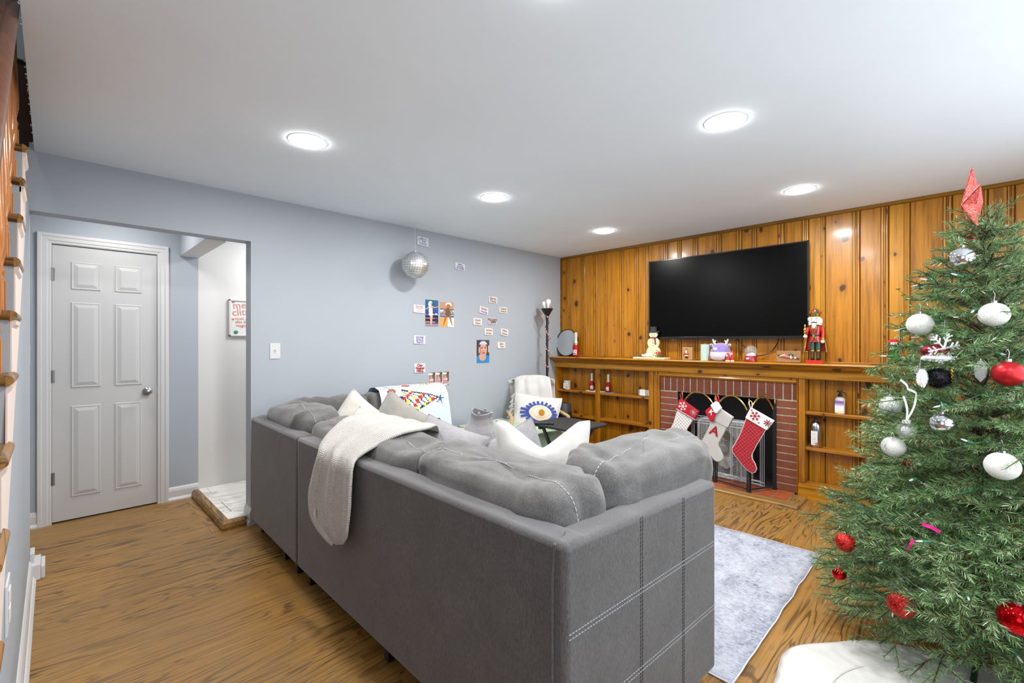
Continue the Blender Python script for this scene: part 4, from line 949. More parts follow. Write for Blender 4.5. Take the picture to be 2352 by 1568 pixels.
for k in range(8): a = 2*pi*k/8; m.lathe([(.008, 0), (.001, .016)], 4, Q(.042*cos(a), .042*sin(a), .418)); m.ball(Q(.044*cos(a), .044*sin(a), .434), .0035, 8, 6)
part(m, 'crown', M['gold'], t, smooth=True)
for k in range(8):
    m = MB(); a0 = 2*pi*k/8; rows = []
    for i in range(7): b_ = (pi/2)*i/6; rows.append([Q(.034*cos(b_)*cos(a0+q*pi/16), .034*cos(b_)*sin(a0+q*pi/16), .412+.052*sin(b_)) for q in range(5)])
    m.grid(rows); part(m, 'crown_cap', red if k % 2 else M['green'], t, smooth=True)
m = MB(); m.lathe([(.006, .462), (.004, .470), (.008, .478), (.004, .486), (.001, .490)], 12, Q(0, 0, 0)); part(m, 'crown_finial', M['gold'], t, smooth=True)
# green can with red plush topper
t = thing('drink_can', 'tall green gradient drink can wearing a red knitted apple cap', 'can', (3.336, -.15, ZM)); x, y = 3.336, -.15
def canm():
    t_ = NT('green_can'); s_ = t_.node('ShaderNodeSeparateXYZ'); t_.link(t_.coord(), s_.inputs[0]); f = t_.math('MULTIPLY', t_.math('SUBTRACT', s_.outputs[2], ZM), 5.6)
    t_.set(col=t_.ramp(f, [(0, srgb('8fb03a')), (.35, srgb('6f9a34')), (.55, srgb('2d6b35')), (1, srgb('123f25'))]), rough=.22, metal=.4); return t_.m
L(t, [(.026, 0), (.029, .004), (.029, .160), (.025, .168), (.002, .168)], canm(), 'can_body', x, y, ZM)
m = MB(); m.ball((x, y, ZM+.182), .5, 20, 12, (.074, .064, .046)); part(m, 'knitted_cap', fabric('red_knit', 'a81418', 'cc2022'), t, smooth=True)
m = MB(); m.tube([(x, y, ZM+.203), (x+.004, y, ZM+.214), (x+.016, y, ZM+.212)], .005, 8); part(m, 'stalk', plain('a8ac30', .8), t, smooth=True)
for dx in (-.014, .012): m = MB(); m.ball((x+dx, y-.028, ZM+.192), .003, 8, 6); part(m, 'eye', M['black'], t)
m = MB(); m.box(x-.020, x+.018, y-.034, y-.031, ZM+.158, ZM+.178); part(m, 'paper_tag', M['paper'], t)
text_obj('Apres', .024, plain('e2dca0', .5), (x-.002, y-.0305, ZM+.132), (cos(R(12)), 0, sin(R(12))), (-sin(R(12)), 0, cos(R(12))), 'lettering', t, shear=.4)
# plant shelf on the mantel behind the tree
t = thing('plant_stand', 'small black metal plant stand with two wooden shelves behind the tree', 'stand', (3.62, -.13, ZM))
for x in (3.375, 3.84):
    for y_ in (-.20, -.06):
        m = MB(); m.tube([(x, y_, ZM), (x, y_+.01, ZM+.30)], .004, 6); part(m, 'post', M['black'], t)
for z_ in (.055, .175): m = MB(); m.box(3.37, 3.845, -.205, -.055, ZM+z_, ZM+z_+.012); part(m, 'shelf', M['oak_x'], t, bevel=.002)
t = thing('trailing_plant', 'trailing green house plant on the stand behind the tree', 'plant', (3.56, -.13, ZM+.187))
L(t, [(.002, 0), (.045, 0), (.058, .085), (.052, .085), (.048, .07), (.002, .07)], plain('d8d2c6', .5), 'pot', 3.56, -.13, ZM+.187, 20)
rr = random.Random(9)
def leaf(c_, d, up, l, w_):
    d = V(d).normalized(); s_ = d.cross(V(up)).normalized(); n_ = s_.cross(d); m_ = MB(); rows = []
    for i in range(6):
        f = i/5; ww = w_*sin(pi*min(1, f*1.0))**.7*(1-.25*f) if f < 1 else 0; p_ = V(c_)+d*l*f-n_*(-.18*l*f*f)
        rows.append([p_-s_*ww+n_*ww*.25, p_, p_+s_*ww+n_*ww*.25])
    m_.grid(rows); return m_
vines = [((3.56, -.13, ZM+.27), (-.10, -.10, -.25)), ((3.56, -.13, ZM+.27), (-.18, -.03, .05)), ((3.56, -.13, ZM+.27), (-.06, -.12, -.10)), ((3.56, -.13, ZM+.27), (.12, -.08, .10)), ((3.56, -.13, ZM+.27), (-.02, -.06, .28)), ((3.56, -.13, ZM+.27), (.25, -.10, .35)), ((3.56, -.13, ZM+.27), (-.20, -.06, .30)), ((3.56, -.13, ZM+.27), (.35, -.12, .62)), ((3.56, -.13, ZM+.27), (.10, -.12, .55))]
for a, d in vines:
    a = V(a); b = a+V(d); pts = bez(a, a+V((0, 0, .10)), (a+b)/2+V((0, 0, .06)), b, 8); m = MB(); m.tube(pts, .0022, 5); part(m, 'stem', M['leaf'], t)
    for k, p_ in enumerate(pts[1:]):
        o = leaf(p_, (rr.uniform(-1, 1), rr.uniform(-1, -.1), rr.uniform(-.9, .2)), (0, 0, 1), rr.uniform(.055, .085), rr.uniform(.018, .026)); part(o, 'leaf', M['leaf'], t, smooth=True)

# ---------------- shelf things
t = thing('white_jar', 'small white plastic jar with an orange printed label on upper left shelf', 'jar', (.20, -.075, .742))
L(t, [(.002, 0), (.040, 0), (.043, .006), (.043, .082)], M['white'], 'jar_body', .155, -.072, .742); L(t, [(.044, .080), (.045, .104), (.042, .108), (.002, .108)], M['white'], 'lid', .155, -.072, .742)
def jl(a, b):
    if b > .85 or b < .08: return (.93, .93, .90)
    if .55 < b < .8 and (int(a*22) % 3): return (.95, .60, .30)
    if a > .72 and b < .5: return (.75, .78, .30) if b > .25 else (.80, .35, .25)
    if .2 < b < .5 and int(b*24) % 2: return (.65, .70, .75)
    return (.95, .93, .86)
o = canvas('label', (.155-.030, -.1165, .755), (.062, 0, 0), (0, 0, .062), 30, 26, jl, t)
bottle('small red glitter bottle on the tray left of the shelf divider', .535, -.085, .751, .208, 'small red bottles', False, .35)
bottle('small red glitter bottle right of the shelf divider', .765, -.085, .751, .208, 'small red bottles', False, -.1)
t = thing('papers', 'loose white papers and a folded card under the small bottles', 'papers', (.65, -.07, .742))
m = MB(); m.box(.47, .72, -.115, -.025, .7422, .7505, Matrix.Identity(4)); part(m, 'envelope_stack', M['paper'], t, bevel=.001)
m = MB(); m.box(.69, .85, -.118, -.03, .7422, .7500); part(m, 'leaflet', plain('6f7680', .5), t); m = MB(); m.prism([(.575, -.03, .7508), (.575, -.06, .775), (.575, -.095, .7508)], (.035, 0, 0)); part(m, 'folded_card', plain('c9c3b8', .6), t)
t = thing('napkin_holder', 'black wire holder filled with white napkins at right end of shelf', 'napkin holder', (1.22, -.08, .742))
m = MB(); m.box(1.165, 1.29, -.105, -.04, .745, .812); part(m, 'napkins', plain('e6e1d6', .8), t, bevel=.004)
for x in (1.175, 1.265): m = MB(); m.tube([(x-.006, -.113, .746), (x-.008, -.115, .79), (x-.002, -.112, .832), (x+.008, -.112, .832), (x+.010, -.115, .79), (x+.010, -.113, .746)], .0022, 6); part(m, 'wire', M['black'], t)
m = MB(); m.box(1.15, 1.298, -.118, -.03, .742, .7445); part(m, 'tray', M['black'], t)
t = thing('spray_bottle', 'white spray bottle with purple label and black trigger on right bookcase', 'spray bottle', (3.0, -.08, .742)); x, y = 2.985, -.072
L(t, [(.002, 0), (.031, 0), (.034, .006), (.034, .118), (.030, .130), (.016, .136), (.014, .140)], plain('e4e3e6', .35), 'bottle_body', x, y, .742)
def sl(a, b):
    if b > .82: return (.55, .42, .66)
    if b > .55: k = (b-.55)/.27; return (.9-.35*k, .88-.40*k, .93-.22*k)
    if b < .18: return (.95, .86, .6)
    return (.75, .76, .8) if int(b*28) % 3 == 0 and .2 < a < .8 else (.93, .93, .95)
canvas('label', (x-.030, y-.0348, .752), (.060, 0, 0), (0, 0, .098), 24, 34, sl, t)
m = MB(); m.lathe([(.015, .138), (.015, .160), (.008, .164), (.008, .178)], 14, (x, y, .742)); m.tube([(x-.020, y, .925), (x, y, .928), (x+.012, y, .920)], [.008, .010, .008], 8); m.tube([(x+.008, y, .924), (x+.034, y, .915), (x+.044, y, .888)], [.006, .005, .004], 8); part(m, 'trigger_head', M['black'], t, smooth=True)
t = thing('fire_extinguisher', 'silver fire extinguisher with black valve on lower right shelf', 'fire extinguisher', (2.83, -.08, .440)); x, y = 2.815, -.068
L(t, [(.002, 0), (.040, .002), (.044, .010), (.044, .175), (.038, .200), (.022, .216), (.014, .220), (.014, .228)], plain('b5b7ba', .22, 1), 'cylinder', x, y, .44, 28)
m = MB(); m.lathe([(.016, .226), (.016, .246)], 14, (x, y, .44)); m.box(x-.036, x+.030, y-.010, y+.010, .686, .694); m.tube([(x-.030, y-.004, .683), (x-.042, y-.006, .676)], .006, 8); part(m, 'valve', M['black'], t, smooth=True)
m = MB(); m.box(x-.030, x+.030, y-.009, y+.009, .696, .702); part(m, 'lever', M['red'], t, bevel=.002)
def fl(a, b): return (.72, .70, .70) if (int(b*30) % 2 and .12 < a < .88) else ((.8, .35, .3) if (a > .6 and b < .22) else (.93, .93, .92))
canvas('label', (x-.026, y-.0452, .462), (.046, -.001, 0), (0, 0, .120), 18, 34, fl, t)

# ================================================================== CEILING LIGHTS
nm_ = ['over the corner by the kitchen opening', 'over the middle of the sectional', 'in the row nearest the mirror corner', 'above the frame edge over the near sofa corner', 'above the rug in front of the television', 'nearest the panelled wall and nutcracker', 'beyond the right edge of the picture']
lb = ['round recessed ceiling light nearest the kitchen opening and blue wall', 'round recessed ceiling light in the middle of the row along the blue wall', 'round recessed ceiling light of the blue wall row, nearest the pine corner', 'round recessed ceiling light cut by the top edge of the picture', 'largest fully visible recessed ceiling light, above the space before the television', 'round recessed ceiling light close above the television and nutcracker', '']
for (x, y), l_ in list(zip(LIGHTS, lb))[:6]:
    z = ceil_z(x, y); t = thing('recessed_light', l_, 'ceiling light', (x, y, z), 'recessed ceiling lights')
    m = MB(); m.lathe([(.099, -.0005), (.099, -.002), (.094, -.003), (.094, -.0005)], 36, (x, y, z), cap=False); part(m, 'trim_ring', M['white'], t, smooth=True)
    m = MB(); m.lathe([(.002, -.016), (.05, -.015), (.082, -.010), (.0935, -.003), (.0935, -.001)], 36, (x, y, z), cap=False); part(m, 'diffuser', M['diffuser'], t)

# ================================================================== BLUE WALL THINGS
t = thing('light_switch', 'white toggle light switch plate on the blue wall above the sofa end', 'switch', (0, -3.46, 1.265))
m = MB(); m.box(.0005, .006, -3.497, -3.423, 1.205, 1.325); part(m, 'plate', M['white'], t, bevel=.003)
m = MB(); m.box(.005, .009, -3.467, -3.453, 1.250, 1.280); m.box(.008, .018, -3.464, -3.456, 1.266, 1.276); part(m, 'toggle', M['white'], t, bevel=.001)
m = MB(); m.box(XD-.0, XD+.008, -4.83, -4.76, 1.16, 1.31); o = m.build('thermostat_plate', M['white'], bevel=.002); tag(o, 'white wall plate half hidden left of the hall door casing', 'wall plate')
# handwritten cards
def card(label, a, b, lines, col, tilt=0, sz=None, bend=.004, grp='handwritten cards on the blue wall', bold=.0):
    (ya, za), (yb, zb_) = a, b; cy = (ya+yb)/2; cz = (za+zb_)/2; w_ = abs(yb-ya); h_ = abs(za-zb_)
    # card size is kept inside its pixel box; tilt in degrees
    t = thing('note_card', label, 'note card', (0, cy, cz), grp)
    cu = cos(R(tilt)); su = sin(R(tilt)); xd = V((0, cu, su)); yd = V((0, -su, cu)); o = V((.003, cy, cz))-xd*w_/2-yd*h_/2
    m = MB(); n = 6; rows = []
    for i in range(n+1):
        f = i/n; rows.append([o+xd*w_*(k/n)+yd*h_*f+V((bend*((1-f)**2)*(.6+.8*(1-k/n)), 0, 0)) for k in range(n+1)])
    m.grid(rows); part(m, 'paper', M['paper'], t, solid=.0006)
    k = len(lines); hh = h_*.86/k
    for i, ln in enumerate(lines):
        c_ = col[i] if isinstance(col, (list, tuple)) else col
        p_ = o+xd*w_/2+yd*(h_*.93-hh*(i+.5))+V((.0045+bend*((1-(.93-hh*(i+.5)/h_))**2)*1.3, 0, 0))
        size = min(hh*1.25, w_*1.55/max(3, len(ln)))
        if sz: size *= sz
        text_obj(ln, size, plain(c_, .7), p_, xd, yd, 'handwriting', t, extrude=.0002, bold=bold+.0004)
    return t
card('white card with blue handwriting above the hanging mirror ball', (-2.196, 2.345), (-2.066, 2.262), ['  Mirror', '  Ball', 'Trophy!!!'], '7fa6d8', -3)
m = MB(); rt = bpy.data.objects['note_card']
for k in range(5): m.tube([(.0055, -2.180+.022*cos(a)*1.0*abs(cos(R(-60+30*k))) if False else -2.172+.013*cos(a)*cos(R(-60+30*k)), 2.318+.013*sin(a)) for a in [2*pi*q/14 for q in range(15)]], .0005, 4)
part(m, 'drawn_ball', plain('7fa6d8', .7), rt)
card('small card in purple ink alone right of the mirror ball', (-1.739, 2.150), (-1.611, 2.080), ['2nd is', 'the one with', 'the KICKED'], '5a4aa8', -4)
card('card with faint pink writing at left of the blue dance photograph', (-2.239, 1.690), (-2.108, 1.612), ['The Amaz', 'worst one is', 'a', '6 - 7'], 'd79aa4', -3)
card('card densely written in purple ink between the dance photo and sofa', (-2.234, 1.396), (-2.105, 1.315), ['one of the', 'songs you will', 'hear but the', 'writing to Boo!'], '4338a8', -2)
card('card reading Our Personal HELL in red capitals', (-2.229, 1.128), (-2.104, 1.040), ['Our', 'Personal', 'HELL'], 'a5262c', -1, 1.15, bold=.0008)
nb_ = 'brown ink name card on the wall, '
card(nb_+'topmost of its group', (-1.272, 1.836), (-1.146, 1.765), ['Baron', 'Davis'], '9a6a4a', -2)
card('tilted name card in red, orange and purple letters', (-1.408, 1.716), (-1.283, 1.640), ['Scotty', 'Hoying'], ['b2553e', '8a5ac0'], -10)
card(nb_+'furthest right in its second row', (-1.115, 1.730), (-.990, 1.660), ['Corey', 'Feldman'], '9a6a3a', -2)
card(nb_+'leftmost of its group', (-1.497, 1.590), (-1.373, 1.515), ['Danielle', 'Fishel'], 'a07a5a', -2)
card('card reading KICKED OFF in bold dark red capitals', (-1.278, 1.600), (-1.155, 1.528), ['KICKED', 'OFF!!'], '5e2a24', -3, 1.15, bold=.0003)
card(nb_+'directly above the man in the headband', (-1.336, 1.486), (-1.213, 1.410), ['Lauren', 'Jauregui'], '94744a', -3)
card(nb_+'tilted, lower right of KICKED OFF', (-1.093, 1.484), (-.970, 1.405), ['Hilaria', 'Baldwin'], 'a07a5a', -7)
card(nb_+'lowest, right of the photo of a man', (-1.142, 1.335), (-1.018, 1.262), ['Jen', '  Affleck'], 'a8804a', 0)
# photographs
def ell(x, y, cx_, cy_, rx, ry): return ((x-cx_)/rx)**2+((y-cy_)/ry)**2 < 1
def limb(x, y, ax, ay, bx, by, w0, w1):
    dx, dy = bx-ax, by-ay; L2 = dx*dx+dy*dy; t_ = max(0, min(1, ((x-ax)*dx+(y-ay)*dy)/L2)); return (x-ax-dx*t_)**2+(y-ay-dy*t_)**2 < (w0+(w1-w0)*t_)**2
def ph1(a, b):
    x, y = a, b*1.9; c_ = (.10+.10*a, .22+.16*b, .50+.18*sin(a*9)*.3)
    if b < .44: c_ = (.14, .16, .26); 
    if b < .44 and int(b*28) % 4 == 0: c_ = (.72, .55, .50) if a < .75 else (.35, .30, .4)
    if b < .10: c_ = (.60, .50, .58)
    if .36 < b < .50 and a > .3: c_ = (.10, .12, .18) if int(b*28) % 4 else (.55, .62, .8)
    if .75 < a < .92 and .45 < b < .50: c_ = (.85, .88, .95)
    sk = (.86, .66, .55)
    if limb(x, y, .42, .80, .42, .12, .07, .025) or limb(x, y, .50, .80, .46, .10, .065, .025): c_ = sk
    if limb(x, y, .50, 1.45, .72, 1.36, .035, .03) or limb(x, y, .72, 1.36, .97, 1.44, .03, .02): c_ = sk
    if limb(x, y, .30, 1.45, .16, 1.28, .035, .03) or limb(x, y, .16, 1.28, .02, 1.22, .03, .02): c_ = sk
    if ell(x, y, .41, 1.15, .15, .36) or (ell(x, y, .43, .86, .19, .12)): c_ = (.93, .87, .86) if (int(a*40)+int(b*50)) % 3 else (.80, .72, .73)
    if ell(x, y, .40, 1.48, .10, .14): c_ = sk
    if ell(x, y, .33, 1.60, .10, .20) or ell(x, y, .42, 1.72, .10, .09): c_ = (.87, .83, .78)
    if ell(x, y, .41, 1.62, .065, .085): c_ = (.88, .70, .60)
    return c_
def ph2(a, b):
    x, y = a, b*1.9; c_ = (.72, .55, .42) if b > .72 else (.62, .60, .66)
    if .35 < b < .80 and int(b*30) % 3 == 0: c_ = (.30, .28, .36)
    if .60 < b < .66: c_ = (.80, .86, .95)
    if b < .36: c_ = (.90, .62, .32) if a < .55 else (.98, .92, .80)
    if ell(x, y, .62, 1.72, .22, .15): c_ = (1, .98, .90)
    if ell(x, y, .75, .15, .2, .5) and b < .36: c_ = (1, .97, .9)
    sk = (.60, .40, .28)
    if limb(x, y, .46, .90, .25, .14, .09, .03) or limb(x, y, .66, .90, .88, .12, .09, .03): c_ = sk
    if limb(x, y, .40, 1.35, .08, .92, .05, .03) or limb(x, y, .72, 1.35, .98, 1.08, .05, .03): c_ = sk
    if ell(x, y, .56, 1.12, .20, .36): c_ = (.36, .26, .20) if (int(a*38)+int(b*44)) % 3 else (.58, .44, .32)
    if ell(x, y, .60, 1.62, .14, .14): c_ = (.66, .42, .24)
    if ell(x, y, .63, 1.56, .06, .08): c_ = sk
    return c_
def ph3(a, b):
    x, y = a, b*1.82; c_ = (.30, .27, .28) if int(a*26) % 5 else (.24, .21, .22)
    if (.12 < a < .26 and .42 < b < .68) or (.86 < a < 1 and .45 < b < .76): c_ = (.72, .74, .70) if .15 < a < .23 or a > .9 else (.25, .24, .24)
    if ell(x, y, .5, .05, .75, .62): c_ = (.20, .52, .74) if (int(b*60)+int(a*9)) % 7 else (.17, .46, .68)
    if ell(x, y, .46, .50, .27, .34): c_ = (.80, .60, .52)
    if ell(x, y, .52, 1.05, .30, .55): c_ = (.80, .60, .52) if a > .34 else (.70, .50, .43)
    if ell(x, y, .52, 1.40, .32, .34) and b > .80: c_ = (.74, .78, .87)
    if ell(x, y, .52, 1.42, .33, .36) and b > .955: c_ = (.38, .30, .28)
    if ell(x, y, .42, 1.19, .075, .032) or ell(x, y, .67, 1.19, .075, .032): c_ = (.35, .24, .22)
    if ell(x, y, .42, 1.25, .09, .018) or ell(x, y, .67, 1.25, .09, .018): c_ = (.55, .38, .32)
    if ell(x, y, .55, 1.02, .055, .10): c_ = (.86, .66, .58)
    if ell(x, y, .55, .94, .07, .03): c_ = (.62, .42, .38)
    if ell(x, y, .54, .78, .11, .045): c_ = (.42, .22, .22)
    return c_
def ph4(a, b):
    k = int(a*3); x = a*3-k; c_ = (.42, .36, .32) if x+b*.6 > .9 else (.55, .50, .44)
    if x < .03 or x > .97: return (.85, .85, .85)
    if limb(x, b, .3, .7, 1, .95, .03, .04): c_ = (.25, .22, .2)
    if ell(x, b, .40, .36, .30, .30): c_ = (.78, .52, .58)
    if b < .10 and ell(x, b, .42, 0, .3, .14): c_ = (.92, .92, .93)
    if ell(x, b, .40, .66, .10, .10): c_ = (.80, .60, .48)
    if ell(x, b, .40, .74, .10, .05): c_ = (.72, .58, .35)
    if ell(x, b, .55, .45, .10, .08): c_ = (.85, .72, .45)
    if .06 < x < .58 and .80 < b < .95: c_ = (.93, .93, .93) if int(b*60) % 3 else (.7, .7, .72)
    if k != 1 and .18 < x < .75 and .40 < b < .48: c_ = (.95, .95, .95)
    if x > .7 and b < .28: c_ = (.80, .78, .76) if int(b*30) % 2 else (.2, .2, .2)
    return c_
def photo(label, y0, y1, z0, z1, nx, ny, fn):
    t = thing('photo_print', label, 'photo', (0, (y0+y1)/2, (z0+z1)/2), 'photographs taped to the blue wall')
    m = MB(); m.box(.0005, .0022, y0, y1, z0, z1); part(m, 'paper', M['paper'], t)
    canvas('picture', (.0032, y0, z0), (0, y1-y0, 0), (0, 0, z1-z0), nx, ny, fn, t)
photo('photo of a dancer in a pale fringed dress on a blue stage', -2.103, -1.950, 1.488, 1.746, 36, 66, ph1)
photo('photo of a dancer with legs apart in warm stage light', -1.928, -1.756, 1.488, 1.736, 38, 66, ph2)
photo('photo of a man in a light headband and blue shirt', -1.448, -1.266, 1.108, 1.356, 44, 66, ph3)
photo('strip of three small snapshots of a person in pink', -2.068, -1.812, .903, 1.035, 66, 34, ph4)
# mirror ball
t = thing('mirror_ball', 'silver holographic mirror ball hanging before the blue wall', 'mirror ball', (.19, -2.34, 2.028)); bc = V((.19, -2.34, 2.028)); br_ = .122
m = MB(); m.ball(bc, br_*.985, 24, 16); part(m, 'core', plain('8a8c90', .4, .5), t)
m = MB(); N1 = 17
for i in range(N1):
    p0 = pi*i/N1; p1 = pi*(i+1)/N1; rm = sin((p0+p1)/2); nn = max(4, int(2*N1*rm))
    for k in range(nn):
        a0 = 2*pi*k/nn; a1 = 2*pi*(k+1)/nn; g = .06; ga = (a1-a0)*g; gp = (p1-p0)*g; q = []
        for pa, aa in ((p0+gp, a0+ga), (p0+gp, a1-ga), (p1-gp, a1-ga), (p1-gp, a0+ga)): q.append(bc+V((sin(pa)*cos(aa), sin(pa)*sin(aa), cos(pa)))*br_)
        cc = sum(q, V())/4; n_ = (cc-bc).normalized(); q = [p_-n_*((p_-cc).dot(n_)) for p_ in q]; m.add(q, [(0, 1, 2, 3)])
o = part(m, 'mirror_tiles', M['mirror_tile'], t); o['kind'] = 'stuff'
m = MB(); m.tube([bc+V((0, 0, br_)), V((.19, -2.34, ceil_z(.19, -2.34)))], .0012, 5); part(m, 'string', M['paper'], t)
m = MB(); m.lathe([(.012, 0), (.012, .006), (.004, .010)], 12, bc+V((0, 0, br_-.002))); part(m, 'cap', M['chrome'], t)
# whiteboard in the hall
t = thing('whiteboard', 'small framed whiteboard with red holiday writing on the kitchen wall', 'whiteboard', (XD, -3.3, 1.55)); y0, y1, z0, z1 = -3.527, -3.02, 1.385, 1.722; X = XD
m = MB(); m.box(X, X+.010, y0+.008, y1-.008, z0+.008, z1-.008); part(m, 'board', plain('dfded8', .3), t)
m = MB()
for a in ((y0, y1, z0, z0+.016), (y0, y1, z1-.016, z1), (y0, y0+.016, z0, z1), (y1-.016, y1, z0, z1)): m.box(X, X+.018, *a)
part(m, 'frame', M['white'], t, bevel=.003)
def wt(s_, size, y, z, c='cf8078', rot=6): text_obj(s_, size, plain(c, .6), (X+.0112, y, z), (0, cos(R(rot)), sin(R(rot))), (0, -sin(R(rot)), cos(R(rot))), 'handwriting', t, 'LEFT', bold=.0004, extrude=.0002)
wt('merry', .088, y0+.030, 1.662); wt('clitmas', .088, y0+.026, 1.598); wt('Hold eachothers', .036, y0+.052, 1.545, rot=2); wt('clits during this', .036, y0+.050, 1.515, rot=2); wt('magical time', .036, y0+.058, 1.482, rot=2)
for yy, zz in ((y0+.036, 1.694), (y0+.034, 1.540)):
    m = MB(); hp = []
    for k in range(16): a = 2*pi*k/16; hp.append(V((X+.0112, yy+.011*sin(a)**3, zz+.011*(13*cos(a)-5*cos(2*a)-2*cos(3*a)-cos(4*a))/16)))
    m.prism(hp, (.0006, 0, 0)); part(m, 'drawn_heart', plain('cf6a62', .6), t)
m = MB(); m.lathe([(.016, 0), (.016, .006), (.010, .009), (.001, .010)], 18, (X+.010, y0+.058, 1.425), Matrix.Rotation(R(90), 4, 'Y')); part(m, 'magnet', plain('3c8f7c', .3), t, smooth=True)

# ================================================================== FLOOR LAMP, BEADS, SPEAKER
LX, LY = .185, -.50
t = thing('floor_lamp', 'black torchiere floor lamp with two bare bulbs and bead garland beside the pine wall', 'floor lamp', (LX, LY, 0))
L(t, [(.002, 0), (.125, 0), (.125, .012), (.05, .024), (.016, .03)], M['black'], 'base', LX, LY, 0, 32)
m = MB(); m.tube([(LX, LY, .02), (LX, LY, 1.64)], .0145, 14); m.lathe([(.019, 1.60), (.019, 1.645)], 14, (LX, LY, 0)); part(m, 'pole', M['black'], t, smooth=True)
m = MB(); m.lathe([(.020, 1.640), (.072, 1.728), (.076, 1.732), (.070, 1.728), (.018, 1.648)], 28, (LX, LY, 0), cap=False); part(m, 'bowl_shade', M['black'], t, smooth=True)
for dx, dz, tl in ((-.030, 1.715, -10), (.012, 1.735, 6)):
    mm = Matrix.Translation((LX+dx, LY+.0, dz)) @ Matrix.Rotation(R(tl), 4, 'Y')
    m = MB(); m.lathe([(.013, .018), (.015, .030), (.024, .050), (.030, .070), (.029, .088), (.020, .102), (.008, .108), (.001, .109)], 20, (0, 0, 0), mm); o = part(m, 'bulb', plain('ececea', .3), t, smooth=True)
    m = MB(); m.lathe([(.013, -.01), (.013, .018)], 14, (0, 0, 0), mm); part(m, 'socket', M['white'], t)
t = thing('bead_garland', 'red, white and green bead garland spiralling down the floor lamp pole', 'garland', (LX, LY, 1.7))
pts = []; n = 130
for k in range(n):
    f = k/(n-1); z = 1.735-1.02*f
    if k < 8: pts.append(V((LX+.085-.004*k, LY-.02, 1.745-.002*k))); continue
    r_ = .07 if k < 16 else .026+.012*sin(f*40); r_ = max(.022, .075-.006*(k-8)) if k < 17 else r_; a = f*2*pi*5.2+2.2; pts.append(V((LX+r_*cos(a), LY+r_*sin(a), z)))
m = MB(); m.tube(pts, .0012, 4); part(m, 'string', M['green'], t)
for c_i, (mt, nm2) in enumerate(((M['red'], 'beads_red'), (M['white'], 'beads_white'), (plain('5c8a5e', .4), 'beads_green'))):
    m = MB()
    for k in range(0, n): 
        if k % 3 == c_i: m.ball(pts[k], .0075 if c_i < 2 else .006, 8, 6)
    o = part(m, 'beads', mt, t, smooth=True); o['kind'] = 'stuff'
t = thing('speaker_column', 'dark grey cylindrical speaker standing behind the eye pillow', 'speaker', (.32, -.30, 0))
L(t, [(.002, 0), (.080, 0), (.085, .01), (.085, .60), (.078, .61), (.002, .60)], M['charcoal'], 'body', .33, -.36, 0, 32)
m = MB(); m.lathe([(.087, .44), (.093, .46), (.093, .50), (.087, .51)], 32, (.33, -.36, 0), cap=False); part(m, 'band', M['black'], t, smooth=True)

# ================================================================== SECTIONAL SOFA
def fbm(p, s_, o=3): return noise.fractal(V(p)*s_, 1.0, 2.0, o)
def cushion(name, c, d, root, rz=0, lean=0, mat=None, seed=0, puffy=.30, crumple=.012, nx=34, ny=22, seam=True, top_sag=.03):
    """soft box cushion: d = width, thickness, height; local y is the thickness"""
    mt = mat or M['sofa_cushion']; rot = Matrix.Translation(c) @ Euler((lean, 0, rz)).to_matrix().to_4x4(); m = MB(); W_, T_, H_ = d
    rows = []; nr = 44; ns = 84
    def pt(uu, vv):   # superellipsoid
        e1, e2 = .30, .26
        f = lambda x, e: (abs(x)**e)*(1 if x >= 0 else -1)
        cv = f(cos(vv), e1); x = cv*f(cos(uu), e2); y = cv*f(sin(uu), .75); z = f(sin(vv), e1); return V((x, y, z))
    def place(p):
        q = V((p.x*W_/2, p.y*T_/2*(1.0+.18*(1-p.x*p.x)*(1-p.z*p.z)), p.z*H_/2))
        q.z -= top_sag*max(0, p.z)*(1-abs(p.x)**2)*(.6+.8*noise.noise(V((q.x*5+seed, seed, 0))))
        n1 = fbm((q.x*1.2+seed*3.1, q.y*1.5, q.z*1.2+seed), 5.0, 3); crease = abs(noise.noise(V((q.x*7+q.z*5+seed, q.y*6, q.z*4-q.x*3+seed*2))))
        edge = abs(p.x)**6+abs(p.z)**6
        nn = V((p.x*.3, p.y, p.z*.5)).normalized()
        pk = noise.noise(V((q.x*17+seed, q.y*5, q.z*5+seed)))*.010*(.25+edge)+noise.noise(V((q.x*26, q.y*8+seed, q.z*9)))*.004
        return rot @ (q+nn*(n1*crumple*.9-(.5-crease)*crumple*.9*(.4+edge)+pk*1.25))
    for i in range(nr+1):
        vv = -pi/2+pi*i/nr; rows.append([place(pt(2*pi*k/ns, vv)) for k in range(ns+1)])
    m.grid(rows); o = part(m, name, mt, root, smooth=True, auto=R(80))
    if seam:
        m = MB()
        # stitched seam line running round the rear edge of the face
        for sgn in (-1,):
            prm = []
            for q in range(14): prm.append((-R(18), -R(55)+R(100)*q/13))
            for q in range(1, 28):
                cvv = .90*(1-q/28)+.0; prm.append((-R(18), math.acos(max(0, cvv)**(1/.30))))
            prm += [(-pi-a_, b_) for a_, b_ in reversed(prm)]
            pth = [place(pt(a_, b_)*1.006) for a_, b_ in prm]
            for k in range(len(pth)-1):
                n_ = max(1, int((pth[k+1]-pth[k]).length/.014))
                for z_ in range(n_): a_ = pth[k].lerp(pth[k+1], (z_+.15)/n_); b_ = pth[k].lerp(pth[k+1], (z_+.8)/n_); m.tube([a_, b_], .0018, 4)
        so = sub(m, 'stitching', M['stitch'], o)
    return o
SR = thing('sectional_sofa', 'charcoal grey denim sectional sofa seen from behind with white stitching', 'sofa', (1.6, -3.0, 0))
